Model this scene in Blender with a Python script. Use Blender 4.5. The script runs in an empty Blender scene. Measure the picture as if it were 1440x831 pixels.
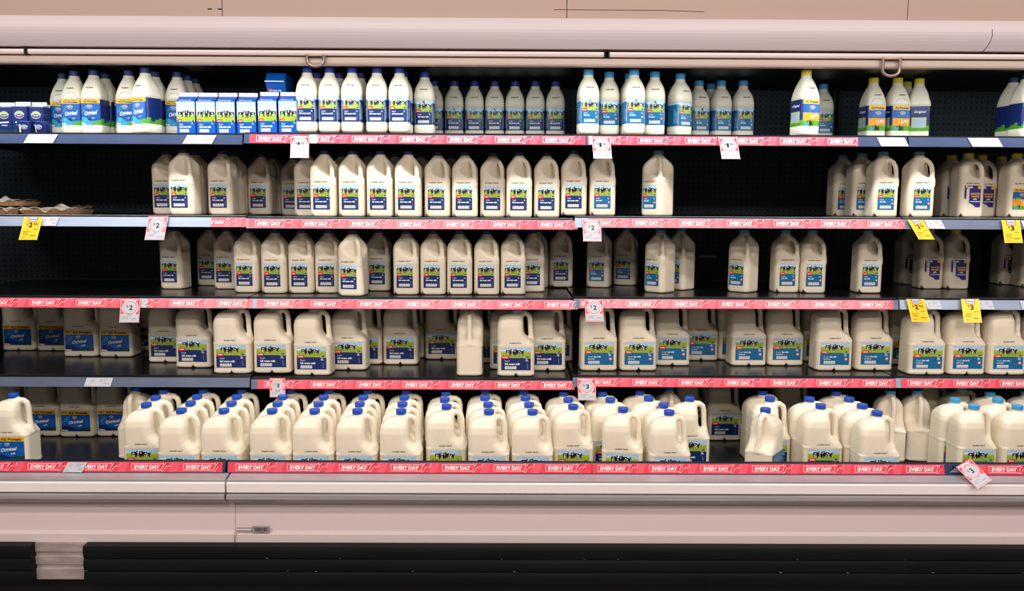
import bpy, bmesh, math, random
import numpy as np
from mathutils import Matrix, Vector

random.seed(7)
scene = bpy.context.scene
COL = scene.collection
R = math.radians

# ------------------------------------------------------------------ camera
F = 1160.0                       # focal length in pixels of the 1440 x 831 frame
D, H = 3.02, 1.42                # distance from the shelf edges, eye height
ROT = (Matrix.Rotation(R(-0.28), 4, 'Z') @ Matrix.Rotation(R(90 - 6.22), 4, 'X') @ Matrix.Rotation(R(0.27), 4, 'Z'))
cam_d = bpy.data.cameras.new('camera')
cam_d.sensor_width = 36.0
cam_d.lens = F / 1440 * 36.0
cam = bpy.data.objects.new('camera', cam_d)
cam.matrix_world = Matrix.Translation((0, -D, H)) @ ROT
COL.objects.link(cam)
scene.camera = cam
CO = Vector((0, -D, H))
R3 = ROT.to_3x3()


def ray(px, py):
    return R3 @ Vector(((px - 720) / F, -(py - 415.5) / F, -1.0))


def on_z(px, py, z):             # point of a horizontal plane
    d = ray(px, py)
    return CO + d * ((z - H) / d.z)


def on_y(px, py, y):             # point of an upright plane
    d = ray(px, py)
    return CO + d * ((y + D) / d.y)


# ------------------------------------------------------------------ materials
def lin(c):
    return tuple(((v / 255) / 12.92 if v / 255 <= 0.04045 else ((v / 255 + 0.055) / 1.055) ** 2.4) for v in c) + (1.0,)


MATS = {}


def mat(name, rgb, rough=0.5, metal=0.0, spec=0.5, vary=0.0, scale=8.0, stretch=None, coat=0.0, sss=0.0, alpha=1.0, bump=0.0, trans=0.0):
    if name in MATS:
        return MATS[name]
    m = bpy.data.materials.new(name)
    m.use_nodes = True
    nt = m.node_tree
    b = nt.nodes['Principled BSDF']
    col = lin(rgb)
    b.inputs['Base Color'].default_value = col
    b.inputs['Roughness'].default_value = rough
    b.inputs['Metallic'].default_value = metal
    b.inputs['Specular IOR Level'].default_value = spec
    b.inputs['Coat Weight'].default_value = coat
    b.inputs['Coat Roughness'].default_value = 0.12
    b.inputs['Alpha'].default_value = alpha
    if trans:
        b.inputs['Transmission Weight'].default_value = trans
    if sss:
        b.inputs['Subsurface Weight'].default_value = sss
        b.inputs['Subsurface Radius'].default_value = (0.02, 0.017, 0.011)
        b.inputs['Subsurface Scale'].default_value = 1.0
    if vary or bump:
        tc = nt.nodes.new('ShaderNodeTexCoord')
        mp = nt.nodes.new('ShaderNodeMapping')
        if stretch:
            mp.inputs['Scale'].default_value = stretch
        no = nt.nodes.new('ShaderNodeTexNoise')
        no.inputs['Scale'].default_value = scale
        no.inputs['Detail'].default_value = 5
        nt.links.new(tc.outputs['Object'], mp.inputs['Vector'])
        nt.links.new(mp.outputs['Vector'], no.inputs['Vector'])
        if vary:
            ra = nt.nodes.new('ShaderNodeValToRGB')
            ra.color_ramp.elements[0].position = 0.3
            ra.color_ramp.elements[1].position = 0.7
            ra.color_ramp.elements[0].color = tuple(c * (1 - vary) for c in col[:3]) + (1,)
            ra.color_ramp.elements[1].color = tuple(min(1, c * (1 + vary)) for c in col[:3]) + (1,)
            nt.links.new(no.outputs['Fac'], ra.inputs['Fac'])
            nt.links.new(ra.outputs['Color'], b.inputs['Base Color'])
        if bump:
            bu = nt.nodes.new('ShaderNodeBump')
            bu.inputs['Strength'].default_value = bump
            bu.inputs['Distance'].default_value = 0.002
            nt.links.new(no.outputs['Fac'], bu.inputs['Height'])
            nt.links.new(bu.outputs['Normal'], b.inputs['Normal'])
    MATS[name] = m
    return m


def perforated():
    m = bpy.data.materials.new('perforated black steel')
    m.use_nodes = True
    nt = m.node_tree
    b = nt.nodes['Principled BSDF']
    tc = nt.nodes.new('ShaderNodeTexCoord')
    vm = nt.nodes.new('ShaderNodeVectorMath'); vm.operation = 'SCALE'; vm.inputs['Scale'].default_value = 1 / 0.024
    fr = nt.nodes.new('ShaderNodeVectorMath'); fr.operation = 'FRACTION'
    su = nt.nodes.new('ShaderNodeVectorMath'); su.operation = 'SUBTRACT'; su.inputs[1].default_value = (0.5, 0.5, 0.5)
    mu = nt.nodes.new('ShaderNodeVectorMath'); mu.operation = 'MULTIPLY'; mu.inputs[1].default_value = (1, 0, 1)
    le = nt.nodes.new('ShaderNodeVectorMath'); le.operation = 'LENGTH'
    gt = nt.nodes.new('ShaderNodeMath'); gt.operation = 'GREATER_THAN'; gt.inputs[1].default_value = 0.17
    mx = nt.nodes.new('ShaderNodeMix'); mx.data_type = 'RGBA'
    mx.inputs[6].default_value = lin((2, 3, 4)); mx.inputs[7].default_value = lin((50, 60, 66))
    nt.links.new(tc.outputs['Object'], vm.inputs[0]); nt.links.new(vm.outputs[0], fr.inputs[0])
    nt.links.new(fr.outputs[0], su.inputs[0]); nt.links.new(su.outputs[0], mu.inputs[0])
    nt.links.new(mu.outputs[0], le.inputs[0]); nt.links.new(le.outputs['Value'], gt.inputs[0])
    nt.links.new(gt.outputs[0], mx.inputs[0]); nt.links.new(mx.outputs[2], b.inputs['Base Color'])
    b.inputs['Roughness'].default_value = 0.6
    b.inputs['Specular IOR Level'].default_value = 0.2
    return m


M_MILK = mat('milk plastic', (240, 229, 207), 0.36, spec=0.35, sss=0.25, vary=0.02, scale=20)
M_NAVYCAP = mat('royal blue cap', (26, 80, 184), 0.35, vary=0.04, scale=40)
M_DARKCAP = mat('deep navy cap', (24, 40, 96), 0.35, vary=0.04, scale=40)
M_SKYCAP = mat('light blue cap', (64, 160, 214), 0.35, vary=0.04, scale=40)
M_YELCAP = mat('yellow cap', (228, 205, 40), 0.35, vary=0.04, scale=40)
M_INK = mat('date ink', (62, 54, 48), 0.6, vary=0.1)
M_WHITE = mat('printed white', (244, 244, 242), 0.35, vary=0.02)
M_BLACK = mat('printed black', (16, 16, 18), 0.4, vary=0.1)
M_SKY = mat('printed sky', (176, 212, 238), 0.35, vary=0.10, scale=60)
M_PALE = mat('printed pale sky', (220, 234, 242), 0.35, vary=0.04, scale=60)
M_GRASS = mat('printed grass', (160, 182, 66), 0.35, vary=0.18, scale=90)
M_GRASS2 = mat('printed far grass', (188, 204, 84), 0.35, vary=0.12, scale=90)
M_NAVY = mat('printed navy', (24, 46, 104), 0.33, vary=0.05, scale=60)
M_BLUE = mat('printed mid blue', (22, 106, 154), 0.33, vary=0.06, scale=60)
M_CARTBLUE = mat('printed carton blue', (12, 86, 176), 0.3, vary=0.05, scale=60)
M_RED = mat('printed red', (222, 34, 44), 0.35, vary=0.05)
M_PINK = mat('printed pink tick', (232, 130, 150), 0.35, vary=0.05)
M_YEL = mat('printed yellow', (242, 190, 40), 0.35, vary=0.05, scale=60)
M_ORANGE = mat('printed orange', (238, 160, 40), 0.35, vary=0.15, scale=60)
M_ORIG = mat('printed original blue', (18, 92, 172), 0.33, vary=0.22, scale=35)
M_ORIG2 = mat('printed aqua', (72, 168, 206), 0.33, vary=0.2, scale=45)
M_DEEP = mat('printed deep blue', (20, 42, 104), 0.33, vary=0.15, scale=45)
M_GREEN = mat('printed green', (86, 164, 46), 0.35, vary=0.2, scale=60)
M_DKGREEN = mat('printed dark green', (30, 70, 62), 0.35, vary=0.25, scale=60)
M_PURPLE = mat('printed purple', (52, 42, 124), 0.35, vary=0.06, scale=60)
M_BROWN = mat('printed brown', (70, 34, 12), 0.4, vary=0.05)
M_GREY = mat('printed grey', (140, 142, 150), 0.4, vary=0.08)
M_STRIP = mat('glossy promo red', (236, 62, 84), 0.32, spec=0.6, coat=0.35, vary=0.06, scale=5)
M_STRIP2 = mat('promo rose', (240, 88, 108), 0.32, spec=0.6, coat=0.35, vary=0.05)
M_STRIPLINE = mat('promo white', (255, 246, 246), 0.32, spec=0.6, vary=0.02)
M_STRIPDK = mat('promo dark red', (204, 38, 64), 0.32, spec=0.6, vary=0.05)
M_TICKET = mat('ticket yellow', (246, 206, 30), 0.4, vary=0.03, scale=20)
M_TICKETLT = mat('ticket pale yellow', (252, 226, 110), 0.4, vary=0.03, scale=20)
M_CARD = mat('ticket white', (200, 201, 208), 0.4, vary=0.02)
M_FILM = mat('clear ticket sleeve', (240, 225, 230), 0.12, alpha=0.25, vary=0.02)
M_RAILN = mat('navy price rail', (40, 56, 92), 0.38, metal=0.1, vary=0.16, scale=30, stretch=(0.3, 1, 4))
M_RAILG = mat('silver price rail', (150, 164, 184), 0.34, metal=0.35, vary=0.10, scale=18, stretch=(0.3, 1, 4))
M_RAILD = mat('slate price rail', (92, 102, 124), 0.36, metal=0.2, vary=0.16, scale=30, stretch=(0.3, 1, 4))
M_RAILTOP = mat('rail edge silver', (150, 152, 158), 0.3, metal=0.6, vary=0.15, scale=12, stretch=(0.3, 1, 1))
M_SHELF = mat('black enamel shelf', (20, 20, 22), 0.24, spec=0.5, vary=0.3, scale=6, stretch=(0.5, 2, 1))
M_DARK = mat('black steel', (14, 16, 20), 0.5, spec=0.3, vary=0.2)
M_BACK = perforated()
M_FASCIA = mat('cream enamel fascia', (210, 197, 200), 0.42, vary=0.03, scale=1.5, stretch=(0.4, 1, 3))
M_TOP = mat('beige enamel header', (176, 150, 136), 0.5, vary=0.05, scale=1.2, stretch=(0.4, 1, 2))
M_LIP = mat('beige lip', (200, 180, 168), 0.42, vary=0.03, scale=3)
M_BAR = mat('white blind bar', (226, 210, 206), 0.35, vary=0.03, scale=4)
M_PANEL = mat('pinkish cream panel', (214, 197, 194), 0.42, vary=0.03, scale=1.5, stretch=(0.4, 1, 3))
M_WSTRIP = mat('white bumper insert', (240, 230, 230), 0.35, vary=0.02, scale=3)
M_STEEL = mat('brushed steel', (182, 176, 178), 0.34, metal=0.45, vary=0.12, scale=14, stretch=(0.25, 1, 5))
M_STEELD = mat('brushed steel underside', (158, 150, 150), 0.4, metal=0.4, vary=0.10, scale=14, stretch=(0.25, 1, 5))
M_RUBBER = mat('black rubber bumper', (9, 15, 17), 0.5, spec=0.18, vary=0.3, scale=12, stretch=(0.3, 1, 2))
M_ALU = mat('scuffed grey backing', (172, 158, 152), 0.45, metal=0.3, vary=0.22, scale=22, stretch=(0.5, 1, 3))
M_SCUFF = mat('pale scuff marks', (150, 156, 158), 0.5, vary=0.1)
M_SEAM = mat('dark seam', (34, 28, 28), 0.7, vary=0.1)
M_LOOP = mat('grey wire loop', (168, 150, 144), 0.3, metal=0.7, vary=0.08)
M_CARDB = mat('brown corrugated card', (168, 128, 84), 0.75, vary=0.22, scale=26, stretch=(3, 3, 1))
M_CARDB2 = mat('pale card edge', (196, 160, 118), 0.75, vary=0.12, scale=30)
M_WRAP = mat('clear shrink wrap', (222, 214, 204), 0.12, alpha=0.34, vary=0.05, bump=0.6)
M_FLOOR = mat('grey vinyl floor', (120, 112, 106), 0.4, vary=0.06, scale=3)
M_STORE = mat('dim painted wall', (60, 54, 50), 0.8, vary=0.05)
M_CARTWHITE = mat('white carton board', (240, 240, 240), 0.35, vary=0.02)
M_UHT = mat('dark blue carton board', (20, 44, 112), 0.3, vary=0.12, scale=30)


# ------------------------------------------------------------------ helpers
def new_mesh(name, verts, faces, mats, idx=None, smooth=False):
    me = bpy.data.meshes.new(name)
    me.from_pydata([tuple(v) for v in verts], [], [tuple(f) for f in faces])
    for m in mats:
        me.materials.append(m)
    if idx is not None:
        me.polygons.foreach_set('material_index', np.array(idx, dtype=np.int32))
    if smooth:
        me.polygons.foreach_set('use_smooth', np.ones(len(me.polygons), dtype=bool))
    me.update()
    return me


def obj(name, me, parent=None, loc=(0, 0, 0), rz=0.0):
    o = bpy.data.objects.new(name, me)
    COL.objects.link(o)
    o.location = loc
    o.rotation_euler = (0, 0, rz)
    if parent is not None:
        o.parent = parent
    return o


def empty(name, loc=(0, 0, 0), rz=0.0):
    o = bpy.data.objects.new(name, None)
    o.empty_display_size = 0.05
    COL.objects.link(o)
    o.location = loc
    o.rotation_euler = (0, 0, rz)
    return o


def tag(o, label, cat, group=None, kind=None):
    o['label'] = label
    o['category'] = cat
    if group:
        o['group'] = group
    if kind:
        o['kind'] = kind
    return o


class MB:
    """collects shapes into one mesh"""

    def __init__(s):
        s.v, s.f, s.i, s.mats = [], [], [], []

    def mi(s, m):
        if m not in s.mats:
            s.mats.append(m)
        return s.mats.index(m)

    def add(s, vs, fs, m):
        b = len(s.v)
        k = s.mi(m)
        s.v += [tuple(v) for v in vs]
        for f in fs:
            s.f.append(tuple(b + j for j in f))
            s.i.append(k)

    def box(s, x0, x1, y0, y1, z0, z1, m):
        s.add([(x0, y0, z0), (x1, y0, z0), (x1, y1, z0), (x0, y1, z0), (x0, y0, z1), (x1, y0, z1), (x1, y1, z1), (x0, y1, z1)],
              [(0, 3, 2, 1), (4, 5, 6, 7), (0, 1, 5, 4), (1, 2, 6, 5), (2, 3, 7, 6), (3, 0, 4, 7)], m)

    def prof(s, pts, x0, x1, m, mlist=None, dx=0.0):
        """closed (y, z) profile swept along x"""
        n = len(pts)
        vs = [(x0, y, z) for y, z in pts] + [(x1, y, z) for y, z in pts]
        b = len(s.v)
        s.v += vs
        for j in range(n):
            k = (j + 1) % n
            s.f.append((b + j, b + k, b + n + k, b + n + j))
            s.i.append(s.mi(mlist[j] if mlist else m))
        s.f.append(tuple(b + j for j in reversed(range(n)))); s.i.append(s.mi(m))
        s.f.append(tuple(b + n + j for j in range(n))); s.i.append(s.mi(m))

    def lathe(s, prof, m, seg=28, ridge=0.0, cx=0, cy=0):
        b = len(s.v)
        k = s.mi(m)
        for r, z in prof:
            for a in range(seg):
                rr = r * (1 - (ridge if a % 2 else 0))
                t = 2 * math.pi * a / seg
                s.v.append((cx + rr * math.cos(t), cy + rr * math.sin(t), z))
        for j in range(len(prof) - 1):
            for a in range(seg):
                c = (a + 1) % seg
                s.f.append((b + j * seg + a, b + j * seg + c, b + (j + 1) * seg + c, b + (j + 1) * seg + a)); s.i.append(k)
        s.f.append(tuple(b + a for a in reversed(range(seg)))); s.i.append(k)
        s.f.append(tuple(b + (len(prof) - 1) * seg + a for a in range(seg))); s.i.append(k)

    def tube(s, pts, r, m, seg=10):
        pts = [Vector(p) for p in pts]
        b = len(s.v)
        k = s.mi(m)
        n = len(pts)
        for j, p in enumerate(pts):
            t = (pts[min(j + 1, n - 1)] - pts[max(j - 1, 0)]).normalized()
            u = t.cross(Vector((0, 1, 0.001)))
            u.normalize()
            w = t.cross(u)
            for a in range(seg):
                q = 2 * math.pi * a / seg
                s.v.append(tuple(p + u * (r * math.cos(q)) + w * (r * math.sin(q))))
        for j in range(n - 1):
            for a in range(seg):
                c = (a + 1) % seg
                s.f.append((b + j * seg + a, b + j * seg + c, b + (j + 1) * seg + c, b + (j + 1) * seg + a)); s.i.append(k)

    def mesh(s, name, smooth=False, fix=True):
        me = new_mesh(name, s.v, s.f, s.mats, s.i, smooth)
        if fix:
            bm = bmesh.new(); bm.from_mesh(me)
            bmesh.ops.recalc_face_normals(bm, faces=bm.faces)
            bm.to_mesh(me); bm.free()
        return me


# ------------------------------------------------------------------ flat artwork
_TXT = {}


def text_tris(body, bold=0.0):
    key = (body, bold)
    if key not in _TXT:
        cu = bpy.data.curves.new('lettering', 'FONT')
        cu.body = body
        cu.size = 1.0
        cu.offset = bold
        cu.resolution_u = 2
        o = bpy.data.objects.new('lettering', cu)
        COL.objects.link(o)
        bpy.context.view_layer.update()
        me = o.evaluated_get(bpy.context.evaluated_depsgraph_get()).to_mesh()
        vs = [(v.co.x, v.co.y) for v in me.vertices]
        fs = [tuple(p.vertices) for p in me.polygons]
        bpy.data.objects.remove(o)
        bpy.data.curves.remove(cu)
        x0 = min(v[0] for v in vs); x1 = max(v[0] for v in vs)
        y0 = min(v[1] for v in vs); y1 = max(v[1] for v in vs)
        _TXT[key] = ([(x - x0, y - y0) for x, y in vs], fs, x1 - x0, y1 - y0)
    return _TXT[key]


class Art:
    """flat print: polygons in (s, t) with a colour and a layer"""

    def __init__(a):
        a.p = []

    def poly(a, pts, m, L=1):
        a.p.append(([pts], [tuple(range(len(pts)))], m, L))

    def rect(a, x0, z0, x1, z1, m, L=1, n=1, shear=0.0):
        pts, fs = [], []
        for i in range(n + 1):
            x = x0 + (x1 - x0) * i / n
            pts += [(x, z0), (x + shear, z1)]
        for i in range(n):
            fs.append((2 * i, 2 * i + 2, 2 * i + 3, 2 * i + 1))
        a.p.append(([pts], fs, m, L))

    def ell(a, cx, cz, rx, rz, m, L=1, n=20):
        a.poly([(cx + rx * math.cos(2 * math.pi * i / n), cz + rz * math.sin(2 * math.pi * i / n)) for i in range(n)], m, L)

    def ring(a, cx, cz, rx, rz, w, m, L=1, n=28, t0=0.0, t1=2 * math.pi):
        pts, fs = [], []
        for i in range(n + 1):
            t = t0 + (t1 - t0) * i / n
            pts += [(cx + rx * math.cos(t), cz + rz * math.sin(t)), (cx + (rx - w) * math.cos(t), cz + (rz - w) * math.sin(t))]
        for i in range(n):
            fs.append((2 * i, 2 * i + 1, 2 * i + 3, 2 * i + 2))
        a.p.append(([pts], fs, m, L))

    def line(a, pts, w, m, L=1):
        for (x0, z0), (x1, z1) in zip(pts, pts[1:]):
            dx, dz = x1 - x0, z1 - z0
            l = math.hypot(dx, dz) or 1
            nx, nz = -dz / l * w / 2, dx / l * w / 2
            ex, ez = dx / l * w / 2, dz / l * w / 2
            a.poly([(x0 - ex + nx, z0 - ez + nz), (x0 - ex - nx, z0 - ez - nz), (x1 + ex - nx, z1 + ez - nz), (x1 + ex + nx, z1 + ez + nz)], m, L)

    def text(a, body, x, z, w, m, L=2, h=None, bold=0.02, shear=0.0, rot=0.0, center=False):
        vs, fs, tw, th = text_tris(body, bold)
        sx = w / tw
        sz = h / th if h else sx
        ox = x - w / 2 if center else x
        ca, sa = math.cos(rot), math.sin(rot)
        pts = []
        for vx, vz in vs:
            px, pz = vx * sx + shear * vz * sz, vz * sz
            pts.append((ox + px * ca - pz * sa, z + px * sa + pz * ca))
        a.p.append(([pts], fs, m, L))

    def mesh(a, name, fn, step=0.00025):
        v, f, idx, mats = [], [], [], []
        for (pts,), fs, m, L in a.p:
            if m not in mats:
                mats.append(m)
            k = mats.index(m)
            b = len(v)
            v += [fn(s, t, L * step) for s, t in pts]
            for q in fs:
                f.append(tuple(b + j for j in q)); idx.append(k)
        return new_mesh(name, v, f, mats, idx)


def flat(y):
    return lambda s, t, o: (s, y - o, t)


def cow(a, cx, cz, s, flip=1, L=4):
    """a small black and white dairy cow standing in grass"""
    P = lambda pts: [(cx + flip * x * s, cz + z * s) for x, z in pts]
    a.poly(P([(-.5, .1), (-.55, .4), (-.4, .55), (.25, .55), (.42, .45), (.4, .05), (-.2, .0)]), M_BLACK, L)
    a.poly(P([(.3, .4), (.42, .75), (.62, .78), (.7, .5), (.6, .3), (.45, .25)]), M_BLACK, L)
    for x in (-.48, -.3, .2, .33):
        a.poly(P([(x, .15), (x, -.35), (x + .1, -.35), (x + .12, .15)]), M_BLACK if x in (-.48, .2, .33) else M_WHITE, L)
    a.poly(P([(-.22, .36), (-.25, .2), (-.1, .14), (.0, .24), (-.06, .38)]), M_WHITE, L + 1)
    a.poly(P([(.52, .7), (.5, .4), (.58, .38)]), M_WHITE, L + 1)


def cow_front(a, cx, cz, s, L=4):
    P = lambda pts: [(cx + x * s, cz + z * s) for x, z in pts]
    a.poly(P([(-.26, -.1), (-.34, .3), (-.25, .62), (.25, .62), (.34, .3), (.26, -.1)]), M_BLACK, L)
    a.poly(P([(-.2, .0), (-.2, -.42), (-.06, -.42), (-.04, 0)]), M_BLACK, L)
    a.poly(P([(.2, .0), (.2, -.42), (.06, -.42), (.04, 0)]), M_BLACK, L)
    a.poly(P([(-.16, .3), (-.34, .74), (.34, .74), (.16, .3), (0, .2)]), M_BLACK, L + 1)
    a.poly(P([(-.04, .25), (-.06, .65), (.06, .65), (.04, .25)]), M_WHITE, L + 2)


def tiles(a, x0, z0, w, h, L=4):
    n = 5
    tw = w / n
    for i in range(n):
        c = x0 + tw * (i + .5)
        a.poly([(c - tw * .45, z0), (c + tw * .45, z0), (c + tw * .45, z0 + h * .75), (c + tw * .3, z0 + h), (c - tw * .3, z0 + h), (c - tw * .45, z0 + h * .75)], M_WHITE, L)
        a.line([(c - tw * .2, z0 + h * .55), (c + tw * .2, z0 + h * .55)], h * .16, M_GREY, L + 1)
        a.line([(c - tw * .25, z0 + h * .25), (c + tw * .25, z0 + h * .25)], h * .12, M_GREY, L + 1)


def dairy_art(a, x0, z0, w, h, wide, low_fat, size, base=None, n=1, lid=True):
    """meadow picture above a colour panel with the name of the milk"""
    panel = base or (M_BLUE if low_fat else M_NAVY)
    zp = z0 + h * .54
    a.rect(x0, z0, x0 + w, zp, panel, 1, n)
    a.rect(x0, zp, x0 + w, z0 + h * .80, M_GRASS, 1, n)
    a.rect(x0, z0 + h * .78, x0 + w, z0 + h * .83, M_GRASS2, 2, n)
    a.rect(x0, z0 + h * .80, x0 + w, z0 + h, M_SKY, 1, n)
    a.rect(x0, z0 + h * .83, x0 + w * .7, z0 + h * .9, M_PALE, 2, n)
    cs = h * .215 if wide else h * .185
    cx = x0 + w * (.46 if wide else .5)
    zc = z0 + h * .745
    sp = w * (.17 if wide else .27)
    cow(a, cx - sp * 1.25, zc + cs * .1, cs, 1)
    cow(a, cx - sp * .65, zc - cs * .15, cs * .9, -1)
    cow_front(a, cx, zc, cs)
    cow(a, cx + sp * .75, zc + cs * .1, cs, -1)
    cow(a, cx + sp * 1.3, zc - cs * .05, cs * .9, 1)
    bw = w * (.25 if wide else .3)
    a.poly([(x0 + w * .01, z0 + h * .49), (x0 + w * .01 + bw, z0 + h * .51), (x0 + w * .01 + bw, z0 + h * .63), (x0 + w * .05 + bw * .1, z0 + h * .63), (x0 + w * .01, z0 + h * .58)], M_RED, 3)
    a.text('coles', x0 + w * .01 + bw * .2, z0 + h * .54, bw * .62, M_WHITE, 6, bold=.04)
    a.poly([(x0 + w * .82, zp), (x0 + w * .96, zp), (x0 + w * .90, zp + h * .09)], M_DKGREEN, 3)
    a.line([(x0 + w * .80, zp), (x0 + w * .98, zp)], h * .015, M_WHITE, 4)
    a.text(size, x0 + w * .82, z0 + h * .40, w * .1, M_WHITE, 4)
    tx = x0 + w * (.12 if wide else .08)
    if wide:
        if low_fat:
            a.text('fresh', tx, z0 + h * .33, w * .16, M_PALE, 4, bold=0)
            a.text('lite milk', tx + w * .2, z0 + h * .33, w * .24, M_WHITE, 4, bold=.04)
            a.line([(tx, z0 + h * .26), (tx + w * .22, z0 + h * .26)], h * .03, M_PALE, 4)
        else:
            a.text('fresh', tx, z0 + h * .37, w * .16, M_PALE, 4, bold=0)
            a.text('full cream milk', tx, z0 + h * .235, w * .52, M_WHITE, 4, bold=.045)
        tiles(a, tx, z0 + h * .05, w * .4, h * .13)
    else:
        a.text('fresh', tx + w * .05, z0 + h * .40, w * .22, M_PALE, 4, bold=.01)
        if low_fat:
            a.text('lite milk', tx + w * .05, z0 + h * .31, w * .36, M_WHITE, 4, bold=.045)
        else:
            a.text('full cream milk', tx + w * .05, z0 + h * .30, w * .68, M_WHITE, 4, h=h * .06, bold=.05)
        tiles(a, tx + w * .06, z0 + h * .06, w * .68, h * .12)
    if low_fat:
        a.ell(x0 + w * .89, z0 + h * .27, min(w, h) * .065, min(w, h) * .065, M_PINK, 4)
        a.ell(x0 + w * .89, z0 + h * .27, min(w, h) * .035, min(w, h) * .03, M_WHITE, 5)
    else:
        a.line([(x0 + w * .9, z0 + h * .08), (x0 + w * .88, z0 + h * .3)], w * .008, M_SKY, 3)


def emblem(a, cx, cz, r, L=4):
    a.ell(cx, cz, r * 1.2, r * .72, M_DEEP, L)
    a.ring(cx, cz, r * 1.2, r * .72, r * .12, M_WHITE, L + 1)
    a.line([(cx - r * .6, cz + r * .1), (cx + r * .6, cz + r * .16)], r * .22, M_WHITE, L + 1)
    a.line([(cx - r * .5, cz - r * .3), (cx + r * .5, cz - r * .24)], r * .16, M_PINK, L + 1)
    for k in range(7):
        t = math.pi * (0.15 + 0.7 * k / 6)
        a.line([(cx + r * 1.2 * math.cos(t), cz + r * .75 * math.sin(t)), (cx + r * 1.55 * math.cos(t), cz + r * 1.1 * math.sin(t))], r * .16, M_PALE, L)


def original_art(a, x0, z0, w, h, bar, n=1, wide=True):
    """blue picture with slanted script under a yellow bar"""
    a.rect(x0, z0, x0 + w, z0 + h, M_ORIG, 1, n)
    N = 8
    swoosh = [(x0 + w * i / N, z0 + h * (.34 - .22 * i / N + .06 * math.sin(i * 1.1))) for i in range(N + 1)]
    for i in range(N):
        a.poly([(swoosh[i][0], z0), (swoosh[i + 1][0], z0), swoosh[i + 1], swoosh[i]], M_DEEP if wide else M_ORIG2, 2)
    for i in range(N // 2, N):
        k = (i - N // 2) / (N - N // 2)
        a.poly([(swoosh[i][0], z0), (swoosh[i + 1][0], z0), (swoosh[i + 1][0], z0 + h * (.12 + .12 * (k + .25))), (swoosh[i][0], z0 + h * (.02 + .12 * k) + h * .1 * k)], M_DKGREEN if wide else M_GREEN, 3)
    for i in range(5):
        a.line([(x0 + w * (.05 + .03 * i), z0 + h * (.55 + .07 * i)), (x0 + w * (.2 + .03 * i), z0 + h * (.62 + .07 * i))], h * .02, M_ORIG2, 2)
    emblem(a, x0 + w * .47, z0 + h * .82, h * .1)
    ow = .5 if wide else .66
    a.text('Original', x0 + w * (.49 - ow / 2), z0 + h * .36, w * ow, M_WHITE, 5, h=h * .25, bold=.03, shear=.35, rot=.13)
    a.text('milk', x0 + w * .57, z0 + h * .29, w * .15, M_WHITE, 5, bold=.02, shear=.3, rot=.1)
    a.line([(x0 + w * .04, z0 + h * .07), (x0 + w * .2, z0 + h * .05)], h * .06, M_WHITE, 5)
    zb = z0 + h
    a.rect(x0, zb, x0 + w, zb + bar, M_YEL, 1, n)
    if wide:
        a.line([(x0 + w * .04, zb + bar * .65), (x0 + w * .22, zb + bar * .65)], bar * .14, M_BROWN, 3)
        a.line([(x0 + w * .04, zb + bar * .35), (x0 + w * .18, zb + bar * .35)], bar * .12, M_BROWN, 3)
        a.text('A2 Protein', x0 + w * .27, zb + bar * .16, w * .66, M_BROWN, 3, h=bar * .62, bold=.04)
    else:
        a.text('A2 Protein', x0 + w * .1, zb + bar * .14, w * .8, M_BROWN, 3, h=bar * .46, bold=.04)
        a.line([(x0 + w * .2, zb + bar * .8), (x0 + w * .8, zb + bar * .8)], bar * .12, M_BROWN, 3)


def lite_art(a, x0, z0, w, h, bar, n=1):
    """yellow and green meadow print of the yellow capped bottles"""
    a.rect(x0, z0, x0 + w, z0 + h * .2, M_GREEN, 1, n)
    a.rect(x0, z0 + h * .2, x0 + w, z0 + h * .6, M_ORANGE, 1, n)
    a.poly([(x0 + w * .5, z0 + h * .2), (x0 + w, z0 + h * .2), (x0 + w, z0 + h * .6), (x0 + w * .75, z0 + h * .6)], M_YEL, 2)
    a.rect(x0, z0 + h * .6, x0 + w, z0 + h, M_ORIG, 1, n)
    a.poly([(x0, z0 + h * .6), (x0 + w * .3, z0 + h * .72), (x0 + w * .6, z0 + h * .6)], M_GREEN, 2)
    emblem(a, x0 + w * .55, z0 + h * .82, h * .1)
    a.text('Lite', x0 + w * .5, z0 + h * .36, w * .36, M_WHITE, 5, bold=.02, shear=.3, rot=.15)
    cow(a, x0 + w * .36, z0 + h * .14, h * .16, 1)
    a.poly([(x0 + w * .08, z0 + h * .03), (x0 + w * .3, z0 + h * .03), (x0 + w * .34, z0 + h * .15), (x0 + w * .12, z0 + h * .18)], M_ORIG2, 3)
    a.rect(x0, z0 + h, x0 + w, z0 + h + bar, M_YEL, 1, n)
    a.text('A2 Protein', x0 + w * .1, z0 + h + bar * .2, w * .8, M_BROWN, 3, h=bar * .55, bold=.04)


def smarter_art(a, x0, z0, w, h):
    a.poly([(x0, z0 + h * .42), (x0 + w * .12, z0 + h * .36), (x0 + w * .12, z0 + h * .86), (x0 + w * .36, z0 + h * .86), (x0 + w * .36, z0 + h), (x0, z0 + h)], M_PURPLE, 1)
    a.poly([(x0 + w * .3, z0 + h * .2), (x0 + w * .55, z0 + h * .12), (x0 + w * .72, z0), (x0 + w, z0), (x0 + w, z0 + h), (x0 + w * .3, z0 + h)], M_PURPLE, 1)
    a.text('Pauls', x0 + w * .06, z0 + h * .87, w * .42, M_WHITE, 3, bold=.04)
    a.ell(x0 + w * .9, z0 + h * .92, w * .11, w * .11, M_YEL, 3)
    a.text('SMARTER', x0 + w * .38, z0 + h * .58, w * .58, M_YEL, 3, bold=.05)
    a.text('WHITE', x0 + w * .42, z0 + h * .45, w * .5, M_YEL, 3, bold=.05)
    a.text('milk', x0 + w * .55, z0 + h * .34, w * .24, M_WHITE, 3, bold=.04)
    a.line([(x0 + w * .38, z0 + h * .26), (x0 + w * .96, z0 + h * .26)], h * .03, M_WHITE, 3)


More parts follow.
